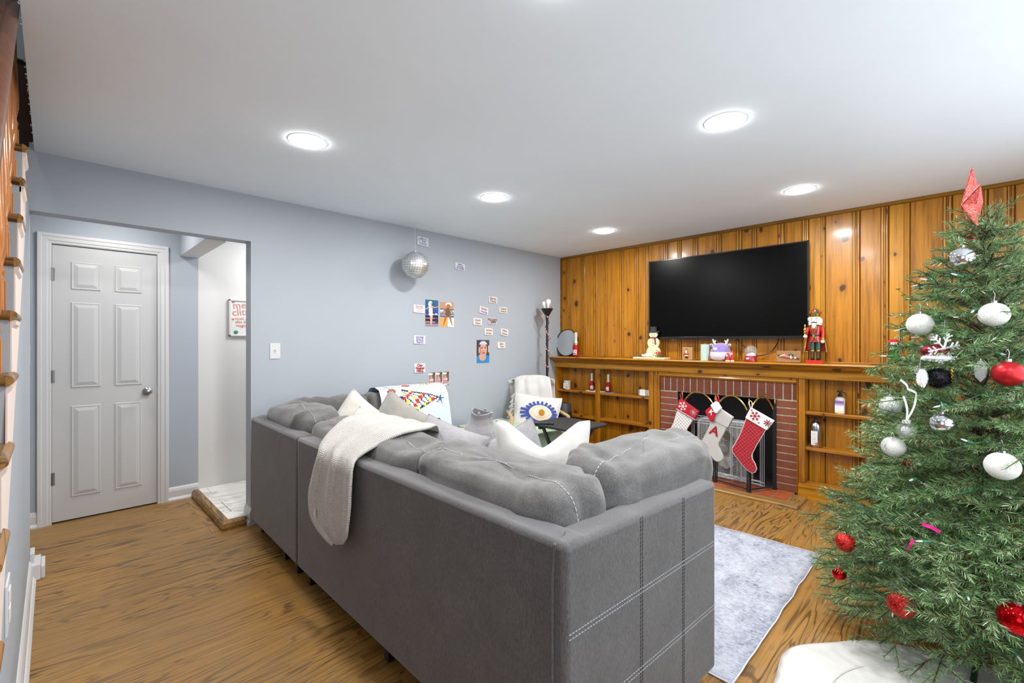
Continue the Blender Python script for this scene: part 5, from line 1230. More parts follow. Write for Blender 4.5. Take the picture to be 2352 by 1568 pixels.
def slab(name, p0, p1, th, z0, z1, side, mat=None, bev=.018):
    """upholstered panel: outer face from p0 to p1, thickness to `side` (left of direction = +1)"""
    a, b = V((p0[0], p0[1], 0)), V((p1[0], p1[1], 0)); d = (b-a).normalized(); n_ = V((-d.y, d.x, 0))*side; Ln = (b-a).length; m = MB()
    nu, nz_ = max(4, int(Ln/.06)), 12; rows = []
    q = [a, b, b+n_*th, a+n_*th]; m.prism([p_+V((0, 0, z0)) for p_ in q], (0, 0, z1-z0)); return part(m, name, mat or M['sofa'], SR, bevel=bev, seg=4, smooth=True)
ZB, ZT = .095, .808
slab('back_panel', (.165, -3.672), (1.098, -3.700), .105, ZB, ZT, 1)
slab('back_panel', (1.102, -3.700), (2.985, -3.722), .105, ZB, ZT, 1)
slab('side_panel', (2.987, -3.721), (3.042, -2.872), .105, ZB, ZT-.005, 1)
slab('back_panel', (.045, -3.60), (.045, -2.14), .12, ZB, ZT-.01, -1)
m = MB(); m.box(.15, 1.12, -3.58, -2.15, .10, .32); m.box(1.12, 2.88, -3.58, -2.72, .10, .32); part(m, 'seat_base', M['sofa'], SR, bevel=.015, seg=3)
m = MB(); m.box(.07, .93, -2.15, -1.22, .10, .30); part(m, 'chaise_base', M['sofa'], SR, bevel=.015, seg=3)
for (x0, x1, y0, y1) in ((1.14, 1.99, -3.56, -2.66), (2.0, 2.87, -3.56, -2.66), (.18, 1.12, -3.56, -2.78), (.18, 1.12, -2.77, -2.14)):
    m = MB(); m.box(x0, x1, y0, y1, .32, .47); part(m, 'seat_cushion', M['sofa_cushion'], SR, bevel=.045, seg=5, smooth=True)
m = MB(); m.box(.08, .95, -2.13, -1.2, .30, .45); part(m, 'seat_cushion', M['sofa_cushion'], SR, bevel=.045, seg=5, smooth=True)
for x, y in ((.21, -3.60), (.75, -3.63), (.98, -3.64), (1.16, -3.64), (2.0, -3.65), (2.92, -3.64), (2.96, -2.95), (2.0, -2.78), (1.2, -2.78), (.2, -1.3), (.86, -1.3), (.86, -2.1)):
    m = MB(); m.lathe([(.022, 0), (.03, .10)], 4, (x, y, 0), a0=pi/4); part(m, 'foot', M['black'], SR)
# stitching on the side panel
d_ = (V((3.042, -2.872, 0))-V((2.987, -3.722, 0))); Ln = d_.length; d_.normalize(); nrm = V((d_.y, -d_.x, 0)); base = V((2.987, -3.722, 0))
def stitch_line(p, q, name='stitching', mat='stitch', r_=.0016, step=.012, dash=.7):
    m = MB(); n = max(1, int((q-p).length/step))
    for k in range(n): a = p+(q-p)*(k/n); b = p+(q-p)*((k+dash)/n); m.tube([a, b], r_, 4)
    return part(m, name, M[mat], SR)
for z in (.562, .575, .322, .335): stitch_line(base+nrm*.001+V((0, 0, z))+d_*.012, base+nrm*.001+V((0, 0, z+.006))+d_*(Ln-.01), r_=.0013)
for f in (.40, .412, .70, .712): stitch_line(base+nrm*.001+d_*(Ln*f)+V((0, 0, .11)), base+nrm*.001+d_*(Ln*f)+V((0, 0, .80)), mat='stitch_dark', r_=.0012)
m = MB(); m.tube([(2.945, -3.724, .10), (2.945, -3.724, .70), (2.950, -3.722, .80), (2.935, -3.66, .812)], .0035, 6); part(m, 'piping', M['sofa'], SR, smooth=True)
# back cushions along the long back
cushion('back_cushion', (.62, -3.465, .69), (.74, .27, .48), SR, R(-1), R(9), seed=1.3, crumple=.016)
cushion('back_cushion', (1.31, -3.465, .665), (.64, .27, .47), SR, R(-1), R(9), seed=4.1, crumple=.016)
cushion('back_cushion', (1.85, -3.47, .675), (.60, .27, .46), SR, R(-1), R(8), seed=7.7, crumple=.014)
cushion('back_cushion', (2.505, -3.480, .69), (.82, .28, .47), SR, R(-1.5), R(8), seed=2.2, crumple=.020)
cushion('back_cushion', (2.80, -3.03, .71), (.76, .28, .50), SR, R(90-4), R(7), seed=9.4, crumple=.020)
# back cushions along the blue wall
cushion('back_cushion', (.275, -3.18, .70), (.62, .22, .46), SR, R(90), R(-7), seed=5.5, crumple=.018)
cushion('back_cushion', (.275, -2.62, .70), (.52, .22, .47), SR, R(90), R(-7), seed=6.5, crumple=.014)
cushion('back_cushion', (.285, -2.30, .70), (.34, .22, .50), SR, R(90), R(-7), seed=3.5, crumple=.010)

# ---- pillows
def pillow(name, label, c, w_, h_, th, mat, yaw, lean=0, roll=0, chop=0, pinch=.10, seed=0, cat='pillow', wr=.008, pip=True, chopw=.22):
    t = thing(name, label, cat, c); rot = Matrix.Translation(c) @ Euler((0, 0, yaw)).to_matrix().to_4x4() @ Matrix.Rotation(lean, 4, 'X') @ Matrix.Rotation(roll, 4, 'Y')
    n = 30; m = MB(); edge = []
    def pt(i, k, s_):
        u, v = -1+2*i/n, -1+2*k/n
        prof = max(0, (1-u*u))**.55*max(0, (1-v*v))**.55
        x = u*w_/2*(1-pinch*(1-abs(v))**1.0*abs(u)**2*(1-v*v)); z = v*h_/2*(1-pinch*(1-u*u)*abs(v)**2)
        y = s_*th/2*prof*(1+.0)
        if chop: z -= chop*(max(0, 1-sqrt(u*u+.004)/.78))*max(0, (v+1)/2)**1.4; x *= 1-.10*max(0, v)*(1-abs(u)) ; y *= 1+.35*math.exp(-(u/.3)**2)*max(0, v)
        q = V((x, y, z)); w2 = (fbm((x*1.2+seed, s_*2+seed, z), 7, 3)*wr+abs(noise.noise(V((x*9+seed, z*9, s_))))*wr)*prof**.5
        q.y += s_*w2; return rot @ q
    A = [[pt(i, k, -1) for i in range(n+1)] for k in range(n+1)]; B = [[pt(i, k, 1) for i in range(n+1)] for k in range(n+1)]
    m.grid(A); m.grid(B); part(m, 'cover', mat, t, smooth=True, auto=R(170))
    if pip:
        ring = A[0]+[A[k][n] for k in range(1, n+1)]+list(reversed(A[n]))[1:]+[A[n-k][0] for k in range(1, n+1)]
        m = MB(); m.tube(ring, .0035, 5); part(m, 'seam', mat, t, smooth=True)
    return t
CAMY = YAW
pillow('throw_pillow', 'cream gauze pillow with pointed corner up behind the smaller cream pillow', V((.66, -3.02, .70))-RT*.10, .42, .42, .13, M['cream'], R(56), R(-14), R(38), seed=1)
pillow('throw_pillow', 'smaller cream gauze pillow in front, its corner pointing up left of the grey pillows', V((.93, -3.17, .655))-RT*.06, .36, .36, .13, M['cream'], R(60), R(-12), R(42), seed=2)
pillow('throw_pillow', 'large grey velvet pillow with its peak before the patterned blanket', V((.80, -2.80, .665))-RT*.07, .46, .46, .15, M['grey_velvet'], R(56), R(-14), R(34), seed=3)
pillow('throw_pillow', 'flat grey velvet pillow slumped in front of the large grey one', V((1.12, -2.96, .62))-RT*.04, .40, .34, .14, M['grey_velvet'], R(48), R(-30), R(-6), seed=4)
pillow('throw_pillow', 'grey woven linen pillow lying beside the ribbed basket', V((1.36, -2.80, .64))-RT*.06, .46, .36, .14, M['grey_linen'], R(44), R(-38), R(22), seed=5)
pillow('throw_pillow', 'grey linen pillow with raised corner behind the big white pillow', (1.60, -2.52, .55), .48, .40, .14, M['grey_linen'], R(44), R(-16), R(-26), seed=6)
pillow('throw_pillow', 'large white pillow folded into two peaks near the sofa arm', V((2.09, -2.78, .69)), .52, .43, .18, M['white_cloth'], R(42), R(-12), R(0), chop=.14, seed=7, pinch=.10, wr=.012, chopw=.42)
# ---- ribbed basket
t = thing('soft_basket', 'grey ribbed soft rope basket sitting on the cream quilt', 'basket', (1.0, -2.28, .50)); rows = []; c0 = V((1.0, -2.28, .50)); ds = Matrix.Rotation(R(6), 4, 'Y')
prof = [(.125, 0), (.145, .03), (.150, .09), (.130, .15), (.100, .20), (.083, .25), (.085, .285)]
m = MB(); n = 34
for i in range(n+1):
    f = i/n*(len(prof)-1); j = min(int(f), len(prof)-2); g = f-j; r_ = prof[j][0]*(1-g)+prof[j+1][0]*g; z = prof[j][1]*(1-g)+prof[j+1][1]*g
    for zz, rr2 in ((z, r_+.003), (z+.0035, r_-.001)): rows.append([c0+ds @ V((rr2*cos(a)*(1+.05*cos(2*a)), rr2*sin(a)*.85, zz+.012*sin(a*2+1)*(z/.28))) for a in [2*pi*k/36 for k in range(37)]])
m.grid(rows); part(m, 'rope_wall', M['grey_linen'], t, smooth=True, auto=R(20), solid=.004)
m = MB(); m.lathe([(.12, .004), (.002, .004)], 24, c0, ds, cap=False); part(m, 'bottom', M['grey_linen'], t)
for a in (0.4, 2.0, 3.6, 5.2): m = MB(); m.ball(c0+ds @ V((.088*cos(a), .076*sin(a), .292)), .011, 8, 6); part(m, 'pompom', M['grey_linen'], t, smooth=True)

# ---- drapes helper
def surface(rows, sub_r=6, sub_c=1, wrinkle=None):
    """Catmull-Rom through rows of control points"""
    def cr(p0, p1, p2, p3, f): return (p1*2+(p2-p0)*f+(p0*2-p1*5+p2*4-p3)*f*f+(p1*3-p0-p2*3+p3)*f**3)*.5
    n = len(rows); out = []
    for i in range(n-1):
        for s_ in range(sub_r if i < n-2 else sub_r+1):
            f = s_/sub_r; a, b, c_, d = rows[max(i-1, 0)], rows[i], rows[i+1], rows[min(i+2, n-1)]
            out.append([cr(a[k], b[k], c_[k], d[k], f) for k in range(len(b))])
    return out
def subdiv(row, n):
    out = []
    m_ = len(row)-1
    for i in range(n+1):
        f = i/n*m_; j = min(int(f), m_-1); g = f-j; out.append(row[j]*(1-g)+row[j+1]*g)
    return out
def cloth(name, rows, mat, root, thick=.006, uvs=(1, 1), smooth=True):
    m = MB(); m.grid(rows); o = part(m, name, mat, root, smooth=True, auto=R(170), solid=thick); me = o.data; uvl = me.uv_layers.new(name='UVMap')
    nr, nc = len(rows), len(rows[0])
    cl = [0.0]
    for j in range(1, nc): cl.append(cl[-1]+(rows[nr//2][j]-rows[nr//2][j-1]).length)
    rl = [0.0]
    for i in range(1, nr): rl.append(rl[-1]+(rows[i][nc//2]-rows[i-1][nc//2]).length)
    for lp in me.loops: i, j = divmod(lp.vertex_index, nc); uvl.data[lp.index].uv = (cl[j], rl[i])
    return o
# knit throw over the sofa back
ctl = [(-2.86, (905, 968), (1010, 992), 0), (-3.10, (880, 962), (1005, 990), 0), (-3.34, (850, 963), (985, 998), 0), (-3.50, (800, 968), (925, 1003), 0), (-3.61, (765, 986), (870, 1020), 0), (-3.70, (742, 1015), (828, 1048), 0), (-3.742, (735, 1040), (815, 1072), .004), (-3.752, (722, 1085), (812, 1110), .010), (-3.756, (712, 1140), (810, 1165), .014), (-3.757, (718, 1190), (806, 1205), .016), (-3.756, (745, 1228), (802, 1232), .014), (-3.754, (768, 1249), (796, 1246), .010)]
rows = []
for Y_, a, b, am in ctl:
    p, q = atY(*a, Y_), atY(*b, Y_); row = []
    for k in range(13): f = k/12; row.append(p*(1-f)+q*f)
    rows.append(row)
for q_ in range(4):
    for p_ in rows[q_]: p_.z += (.0, .03, .035, .02)[q_]
rows = surface(rows, 9); rows = [subdiv(r_, 48) for r_ in rows]
for i, r_ in enumerate(rows):
    fo = min(1, i/50); 
    for j, p_ in enumerate(r_):
        f = j/48; wv = .010*fo*sin(f*15+.6*sin(i*.05))-.004*sin(i*1.1)*0; p_.y -= max(0, wv)+.004; p_.z += .004*sin(f*21+i*.1)
t = thing('knit_throw', 'chunky off-white knitted throw hanging over the long sofa back', 'throw', atY(780, 1100, -3.75))
cloth('knit', rows, M['knit'], t, .012)
m = MB(); a = atY(722, 1168, -3.772); m.grid([[a+V((-.004, 0, 0)), a+V((.018, 0, 0))], [a+V((.0, -.004, -.03)), a+V((.022, -.002, -.026))], [a+V((.008, 0, -.055)), a+V((.018, 0, -.050))], [a+V((.012, .002, -.078)), a+V((.014, .001, -.078))]]); part(m, 'care_label', M['white_cloth'], t, solid=.001)
# quilt on the seats
def heap(label, name, mat, x0, x1, y0, y1, z, amp, seed, thick=.012, drop=None, freq=5):
    rows = []; nx_, ny_ = 50, 50
    for i in range(ny_+1):
        y = y0+(y1-y0)*i/ny_; r_ = []
        for j in range(nx_+1):
            x = x0+(x1-x0)*j/nx_; n_ = fbm((x+seed, y, seed), freq, 4); e = min(1, min(i, ny_-i, j, nx_-j)/5)
            jx = .02*noise.noise(V((y*6, seed, 0))) if j in (0, nx_) else 0
            r_.append(V((x+jx, y+.02*noise.noise(V((x*6, seed, 4))), z+amp*(.5+n_)*e)))
        rows.append(r_)
    t = thing(name, label, 'blanket', ((x0+x1)/2, (y0+y1)/2, z)); cloth('cloth', rows, mat, t, thick); return t
heap('rumpled cream quilt spread over the seats of the sectional', 'cream_quilt', M['cream'], .42, 1.72, -3.16, -1.98, .485, .075, 3.3)
heap('cream cotton sheet covering the chaise seat toward the corner', 'cream_sheet', M['cream'], .085, .93, -2.12, -1.55, .462, .030, 8.8)
# green throw on the chaise end
rows = []
for i in range(44):
    y = -1.78+.62*i/43; r_ = []
    for j in range(60):
        s_ = j/59*1.30
        if s_ < .84: x, z = .10+s_, .475
        elif s_ < .94: a = (s_-.84)/.10*pi/2; x, z = .94+.045*sin(a), .430+.045*cos(a)
        else: x, z = .985+.01*(s_-.94), .43-(s_-.94)
        n_ = noise.noise(V((x*5, y*7, z*3)))*.012
        r_.append(V((x+n_*(1 if s_ > .9 else 0)+(.012*sin(y*60) if s_ > .95 else 0), y, z+(n_+.014 if s_ < .9 else .008))))
    rows.append(r_)
t = thing('green_throw', 'sage green ribbed throw over the chaise end under the tray table', 'throw', (.6, -1.5, .47)); cloth('cloth', rows, M['green_throw'], t, .010)
# patterned fleece blanket over the arm end
BW = [(-2.74, -2.16)]
def motif(a, b):   # a along the couch 0..1, b from bottom (0) to over the top (1)
    c_ = (.76, .81, .88); x, y = a, b
    # decorated tree lying on its side
    tx, ty = (x-.30)/.52, (y-.52)/.22
    if 0 < tx < 1 and abs(ty) < .95*(1-tx)+.05:
        c_ = (.76, .81, .88); 
        if abs(ty) > .80*(1-tx) or (int(tx*26)+int((ty+1)*12)) % 4 == 0: c_ = (.12, .16, .28)
        h = (int(tx*11), int((ty+1)*5)); 
        if (h[0]*7+h[1]*3) % 5 == 0: c_ = (.80, .18, .12)
        elif (h[0]*5+h[1]*11) % 7 == 0: c_ = (.82, .80, .35)
    for k in range(5):
        an = 2*pi*k/5
        if limb(x, y*1.0, .86, .50, .86+.07*cos(an), .50+.07*sin(an), .012, .003): c_ = (.25, .30, .45)
    if .22 < x < .30 and abs(y-.52) < .05: c_ = (.15, .2, .3)
    for (cx_, cy_, rx, ry, cc) in ((.42, .88, .06, .045, (.80, .20, .12)), (.55, .18, .05, .05, (.80, .78, .30)), (.16, .70, .05, .05, (.80, .22, .14)), (.80, .22, .045, .045, (.80, .20, .12))):
        if ell(x, y, cx_, cy_, rx*1.15, ry*1.15): c_ = (.15, .16, .22)
        if ell(x, y, cx_, cy_, rx, ry): c_ = cc
    if .66 < x < .84 and .86 < y < .97: c_ = (.80, .80, .50) if int(x*60) % 3 else (.15, .18, .2)
    if .66 < x < .84 and .965 < y < .985: c_ = (.72, .15, .12)
    if limb(x, y, .05, .82, .22, .78, .012, .006) or limb(x, y, .22, .30, .42, .36, .022, .01) : c_ = (.78, .16, .12)
    if limb(x, y, .04, .90, .24, .86, .006, .006) or limb(x, y, .10, .93, .16, .80, .006, .006) or limb(x, y, .20, .26, .40, .31, .006, .004): c_ = (.12, .16, .28)
    return c_
t = thing('patterned_blanket', 'pale blue fleece blanket printed with trees and ornaments over the sofa end', 'blanket', (.4, -2.45, .9))
nx_, ny_ = 90, 130; y0, y1 = -2.80, -2.175; path = [(.470, .47), (.445, .60), (.425, .75), (.405, .88), (.370, .945), (.300, .965), (.225, .955), (.165, .90), (.140, .82), (.130, .60)]
def pathpt(f):
    f = f*(len(path)-1); j = min(int(f), len(path)-2); g = f-j; g2 = g*g*(3-2*g)*0+g; return (path[j][0]*(1-g2)+path[j+1][0]*g2, path[j][1]*(1-g2)+path[j+1][1]*g2)
rows = []
for i in range(ny_+1):
    f = i/ny_; px, pz = pathpt(f); r_ = []
    for j in range(nx_+1):
        y = y0+(y1-y0)*j/nx_+.05*(1-f)*(j/nx_); n_ = noise.noise(V((y*7, f*3, 2)))*.012; r_.append(V((px+n_+.004, y, pz+n_*.4)))
    rows.append(r_)
m = MB(); m.grid(rows); o = part(m, 'fleece', M['print_cloth'], t, smooth=True, auto=R(170)); ca = o.data.color_attributes.new('Col', 'FLOAT_COLOR', 'CORNER')
for pl in o.data.polygons:
    i, j = divmod(pl.index, nx_); cc = srgb(motif((j+.5)/nx_, min(1.0, (i+.5)/ny_*1.7)) if i/ny_ < .59 else motif(((j+.5)/nx_+.37) % 1, (i/ny_-.59)*1.7))
    for li in pl.loop_indices: ca.data[li].color = cc

# ---- corner armchair with throw, eye pillow
t = thing('corner_armchair', 'white armchair with pale wood frame in the corner by the floor lamp', 'armchair', (.50, -.86, 0), rz=0)
AC = Matrix.Translation((.46, -1.00, 0)) @ Matrix.Rotation(R(50), 4, 'Z')   # chair faces +Y local*-1
def cpart(mb, nm, mat, **k): mb.v = [tuple(AC @ V(v)) for v in mb.v]; return part(mb, nm, mat, t, **k)
m = MB(); m.box(-.30, .30, -.30, .26, .26, .42); cpart(m, 'seat', M['white_cloth'], bevel=.05, seg=4, smooth=True)
m = MB(); m.prism([(-.20, .20, .40), (.20, .20, .40), (.17, .33, .90), (-.17, .33, .90)], (0, .06, 0)); cpart(m, 'backrest', plain('c9a878', .5), bevel=.015)
for sx in (-1, 1):
    m = MB(); m.tube([(sx*.29, -.27, 0), (sx*.29, -.27, .58), (sx*.29, .24, .56)], .018, 8); cpart(m, 'armrest', plain('c9a878', .5), smooth=True)
    m = MB(); m.tube([(sx*.27, .26, 0), (sx*.22, .30, .60)], .018, 8); cpart(m, 'leg', plain('c9a878', .5), smooth=True)
t2 = thing('white_throw', 'fluffy white throw draped over the back of the corner armchair', 'throw', (.4, -.9, .9)); rows = []
pth = [(.14, .46), (.16, .62), (.21, .82), (.255, .905), (.31, .945), (.37, .930), (.415, .86), (.43, .70), (.44, .50)]
for i in range(49):
    f = i/48*(len(pth)-1); j = min(int(f), len(pth)-2); g = f-j; py, pz = pth[j][0]*(1-g)+pth[j+1][0]*g, pth[j][1]*(1-g)+pth[j+1][1]*g; r_ = []
    for k in range(41):
        u = -1+2*k/40; wid = .20+.05*(1-min(1, (pz-.45)/.45))+(.07 if i > 30 else 0)
        r_.append(AC @ V((u*wid, py+.012*sin(u*9)+.012*noise.noise(V((u*3, f, 1))), pz-.035*abs(u)**4-(.06*max(0, -u)**3 if i < 24 else 0))))
    rows.append(r_)
cloth('fleece', rows, M['white_cloth'], t2, .030)
# eye pillow: embroidered motif as relief
ec = V((.66, -.86, .565))-RT*.24; eyaw = R(46); elean = R(-26)
tp = pillow('eye_pillow', 'white tasselled pillow embroidered with a blue lashed eye', ec, .50, .44, .13, M['white_cloth'], eyaw, elean, R(9), seed=11, wr=.002)
er = Matrix.Translation(ec) @ Euler((0, 0, eyaw)).to_matrix().to_4x4() @ Matrix.Rotation(elean, 4, 'X') @ Matrix.Rotation(R(9), 4, 'Y')
def emb(poly, off, nm2, mat, n=1):
    m = MB(); c_ = V((sum(p[0] for p in poly)/len(poly), 0, sum(p[1] for p in poly)/len(poly)))
    def srf(x, z): u, v = x/.25, z/.22; pr_ = max(0, (1-u*u))**.55*max(0, (1-v*v))**.55; return er @ V((x, -.065*pr_-off, z))
    rings = []
    for s_ in (1, .66, .33, .02): rings.append([srf(c_.x+(p[0]-c_.x)*s_, c_.z+(p[1]-c_.z)*s_) for p in poly]+[srf(c_.x+(poly[0][0]-c_.x)*s_, c_.z+(poly[0][1]-c_.z)*s_)])
    m.grid(rings); return part(m, nm2, mat, tp, solid=.003)
def almond(w_, h_, cx_=0, cz_=0, n=24): return [(cx_+w_*cos(a), cz_+h_*sin(a)*abs(sin(a))**.25) for a in [2*pi*k/n for k in range(n)]]
EC = .035; blue = fabric('blue_tuft', '2f3f86', '46589e'); pch = fabric('peach_tuft', 'e2b58e', 'f0cba8')
for k in range(22):
    a = 2*pi*k/22+.1; r0, r1 = .80, 1.32
    if k in (10, 11, 12): r1 = 1.6
    p0 = (EC+.135*r0*cos(a), .095*r0*sin(a)); p1 = (EC+.135*r1*cos(a), .095*r1*sin(a)*1.05); dx, dz = -sin(a)*.011, cos(a)*.011
    emb([(p0[0]-dx*1.4, p0[1]-dz*1.4), (p1[0]-dx, p1[1]-dz), (p1[0]+dx, p1[1]+dz), (p0[0]+dx*1.4, p0[1]+dz*1.4)], .008, 'lash', blue)
emb(almond(.135, .098, EC), .010, 'lash_band', blue); emb(almond(.122, .086, EC), .013, 'eye_white', M['white_cloth']); emb(almond(.112, .077, EC), .016, 'eyelid', pch); emb(almond(.085, .055, EC), .019, 'eye_white', M['white_cloth'])
emb([(EC+.010+.050*cos(a), .054*sin(a)) for a in [2*pi*k/20 for k in range(20)]], .022, 'iris_ring', pch); emb([(EC+.010+.042*cos(a), .046*sin(a)) for a in [2*pi*k/20 for k in range(20)]], .024, 'eye_white', M['white_cloth'])
emb([(EC+.012+.032*cos(a), .036*sin(a)) for a in [2*pi*k/20 for k in range(20)]], .027, 'pupil', fabric('ochre_tuft', '9a6214', 'b87a22'))
rr = random.Random(6)
for k in range(8):
    m = MB(); z = -.20+.40*k/7; a = er @ V((-.245, 0, z))
    for q in range(16): m.tube([a, a+er.to_3x3() @ V((-.03+rr.uniform(-.012, .012), rr.uniform(-.015, .015), -.015)), a+er.to_3x3() @ V((-.04+rr.uniform(-.02, .015), rr.uniform(-.02, .02), -.055+rr.uniform(-.01, .01)))], .002, 4)
    part(m, 'tassel', M['white_cloth'], tp)

# ---- tray table, tablet, remote
t = thing('tray_table', 'black folding wooden tray table standing before the bookcase', 'table', (1.2, -1.45, 0))
rotT = Matrix.Translation((1.225, -1.43, 0)) @ Matrix.Rotation(R(-2), 4, 'Z')
def tpart(m, nm2, mat, **k): m.v = [tuple(rotT @ V(v)) for v in m.v]; return part(m, nm2, mat, t, **k)
m = MB(); m.prism([(-.235, -.245, .595), (-.265, -.20, .595), (-.265, .20, .595), (-.235, .245, .595), (.235, .245, .595), (.265, .20, .595), (.265, -.20, .595), (.235, -.245, .595)][::-1], (0, 0, .018)); tpart(m, 'tray_top', M['black_matte'], bevel=.003)
for xx_ in (-.18, .155): m = MB(); m.box(xx_, xx_+.025, -.20, .20, .565, .595); tpart(m, 'rail', M['black_matte'])
for sy in (-1, 1):
    for sx in (-1, 1):
        m = MB(); y = sy*(.18 if sx > 0 else .16); a = V((sx*.19, y, .0)); b = V((-sx*.15, y, .585)); d = (b-a).normalized(); s_ = V((d.z, 0, -d.x))*.014
        m.prism([a-s_, b-s_, b+s_, a+s_], (0, .014, 0)); tpart(m, 'leg', M['black'])
m = MB(); m.box(-.17, -.15, -.16, .16, .10, .125); tpart(m, 'stretcher', M['black'])
t = thing('remote_control', 'black remote control lying on the tray table edge', 'remote', (1.12, -1.60, .613))
m = MB(); m.box(-.085, .085, -.022, .022, .613, .630, Matrix.Translation((1.10, -1.615, 0)) @ Matrix.Rotation(R(38), 4, 'Z')); part(m, 'body', M['black'], t, bevel=.005, seg=3)
m = MB()
for k in range(6):
    for j in (-1, 0, 1): m.lathe([(.0045, .629), (.004, .632)], 8, (0, 0, 0), Matrix.Translation((1.10, -1.615, 0)) @ Matrix.Rotation(R(38), 4, 'Z') @ Matrix.Translation((-.06+.022*k, .012*j, 0)))
part(m, 'buttons', M['charcoal'], t)

# ---- rug
t_ = MB(); nx_, ny_ = 40, 30; x0, x1, y0, y1 = .98, 3.072, -2.79, -1.265; rows = []
rr = random.Random(12)
for i in range(ny_+1):
    r_ = []
    for j in range(nx_+1):
        x = x0+(x1-x0)*j/nx_; y = y0+(y1-y0)*i/ny_; ex = .008*noise.noise(V((0, y*7, 3)))*(1 if j == nx_ else .2) ; ey = .008*noise.noise(V((x*7, 0, 9)))
        edge = 1 if (j >= nx_-1 or i in (0, ny_)) else 0
        r_.append(V((x+ex, y+ey, .0045+(.004*max(0, noise.noise(V((x*6, y*6, 1)))) if edge else 0))))
    rows.append(r_)
m = MB(); m.grid(rows); t = thing('area_rug', 'pale grey blue distressed rug partly under the sofa', 'rug', (2.0, -2.0, 0)); part(m, 'pile', M['rug'], t, smooth=True, solid=.005)
m = MB(); m.tube([r_[-1]+V((.001, 0, .0)) for r_ in rows], .0035, 6); m.tube(rows[0], .0035, 6); m.tube(rows[-1], .0035, 6); part(m, 'binding', M['rug_edge'], t, smooth=True)

# ================================================================== CHRISTMAS TREE
TX, TY = 3.765, -1.915
RZ = [(.05, .38), (.15, .50), (.30, .56), (.48, .57), (.62, .49), (.76, .42), (1.0, .385), (1.2, .325), (1.41, .265), (1.56, .215), (1.70, .165), (1.80, .10), (1.86, .03)]
def RR(z):
    if z <= RZ[0][0]: return RZ[0][1]
    for (a, ra), (b, rb) in zip(RZ[:-1], RZ[1:]):
        if z <= b: return ra+(rb-ra)*(z-a)/(b-a)
    return .02
tree = thing('christmas_tree', 'decorated artificial green fir tree with a glittery coral star topper', 'christmas tree', (TX, TY, 0))
m = MB(); m.tube([(TX, TY, .03), (TX, TY, 1.80)], [.016]*1+[.010], 10); part(m, 'trunk', M['twig'], tree)
m = MB()
for k in range(3):
    a = 2*pi*k/3+.4; m.tube([(TX, TY, .13), (TX+.10*cos(a), TY+.10*sin(a), .10), (TX+.26*cos(a), TY+.26*sin(a), .012)], .010, 8)
m.lathe([(.022, .06), (.022, .24)], 14, (TX, TY, 0)); part(m, 'stand', plain('1f3a2a', .4, .3), tree)
rr = random.Random(21)
def needle(m, p, d, l, w_, bend=.15):
    s_ = d.cross(V((rr.uniform(-1, 1), rr.uniform(-1, 1), rr.uniform(-1, 1)))).normalized()*w_
    q = p+d*l*.55; e = p+(d+V((0, 0, -bend*.3))).normalized()*l; b = len(m.v)
    m.v += [tuple(p-s_*.7), tuple(p+s_*.7), tuple(q+s_), tuple(e), tuple(q-s_)]; m.f += [(b, b+1, b+2, b+3, b+4)]; m.mi += [1]
def tip(m, p0, d, L_, dens=1.0, nl=.034):
    d = d.normalized(); n = max(4, int(L_/.0019*dens)); pts = [p0+d*L_*f+V((0, 0, .04*L_*f*f)) for f in (0, .5, 1)]
    m.cur = 0; m.tube(pts, [.0022, .0018, .001], 4, False); x = d.orthogonal().normalized(); y = d.cross(x)
    for k in range(n):
        f = k/n; a = rr.uniform(0, 2*pi); p = p0+d*L_*f+V((0, 0, .04*L_*f*f)); sp = .75+.35*rr.random()
        nd = (d*(.62+.5*f)+(x*cos(a)+y*sin(a))*sp+V((0, 0, .08))).normalized(); needle(m, p, nd, nl*rr.uniform(.7, 1.1)*(1-.25*f), .0008)
def branch_mesh(L_, seed):
    rr.seed(seed); m = MB(); st_ = lambda f: V((L_*f, .03*L_*sin(f*5+seed), .10*L_*sin(f*2.6)-.10*L_*f*f))
    m.cur = 0; m.tube([st_(k/6) for k in range(7)], [.0045-.003*k/6 for k in range(7)], 5, False)
    tip(m, st_(.78), st_(1)-st_(.78), L_*.26, 1.2); s_ = .22 if L_ > .25 else .15; k = 0
    while s_ < .93:
        a = (1 if k % 2 else -1)*R(rr.uniform(38, 62)); tl = (.10+.30*L_*(1-s_*.75))*rr.uniform(.75, 1.05); t0 = (st_(min(1, s_+.02))-st_(s_)).normalized()
        dd = Matrix.Rotation(a, 3, 'Z') @ t0+V((0, 0, rr.uniform(-.25, .30))); tip(m, st_(s_), dd, tl, 1.0)
        if tl > .15: d2 = Matrix.Rotation(-a*.8, 3, 'Z') @ dd.normalized(); tip(m, st_(s_)+dd.normalized()*tl*.45, d2+V((0, 0, .1)), tl*.5, 1.0)
        s_ += .045/L_*rr.uniform(.8, 1.15)*.85; k += 1
    # needles along the main stem
    for q in range(int(L_/.004)):
        f = .2+.75*rr.random(); a = rr.uniform(0, 2*pi); p = st_(f); needle(m, p, V((.7, cos(a), sin(a))).normalized(), .030, .0008)
    me = bpy.data.meshes.new('branch'); me.from_pydata(m.v, [], m.f); me.materials.append(M['twig']); me.materials.append(M['needles'])
    me.polygons.foreach_set('material_index', m.mi); me.update(); return me
BL = {}
for L_ in (.10, .17, .25, .33, .42, .52):
    BL[L_] = [branch_mesh(L_, int(L_*100)*7+v_) for v_ in range(3)]
r2 = random.Random(33)
zt = .14; nb = 0
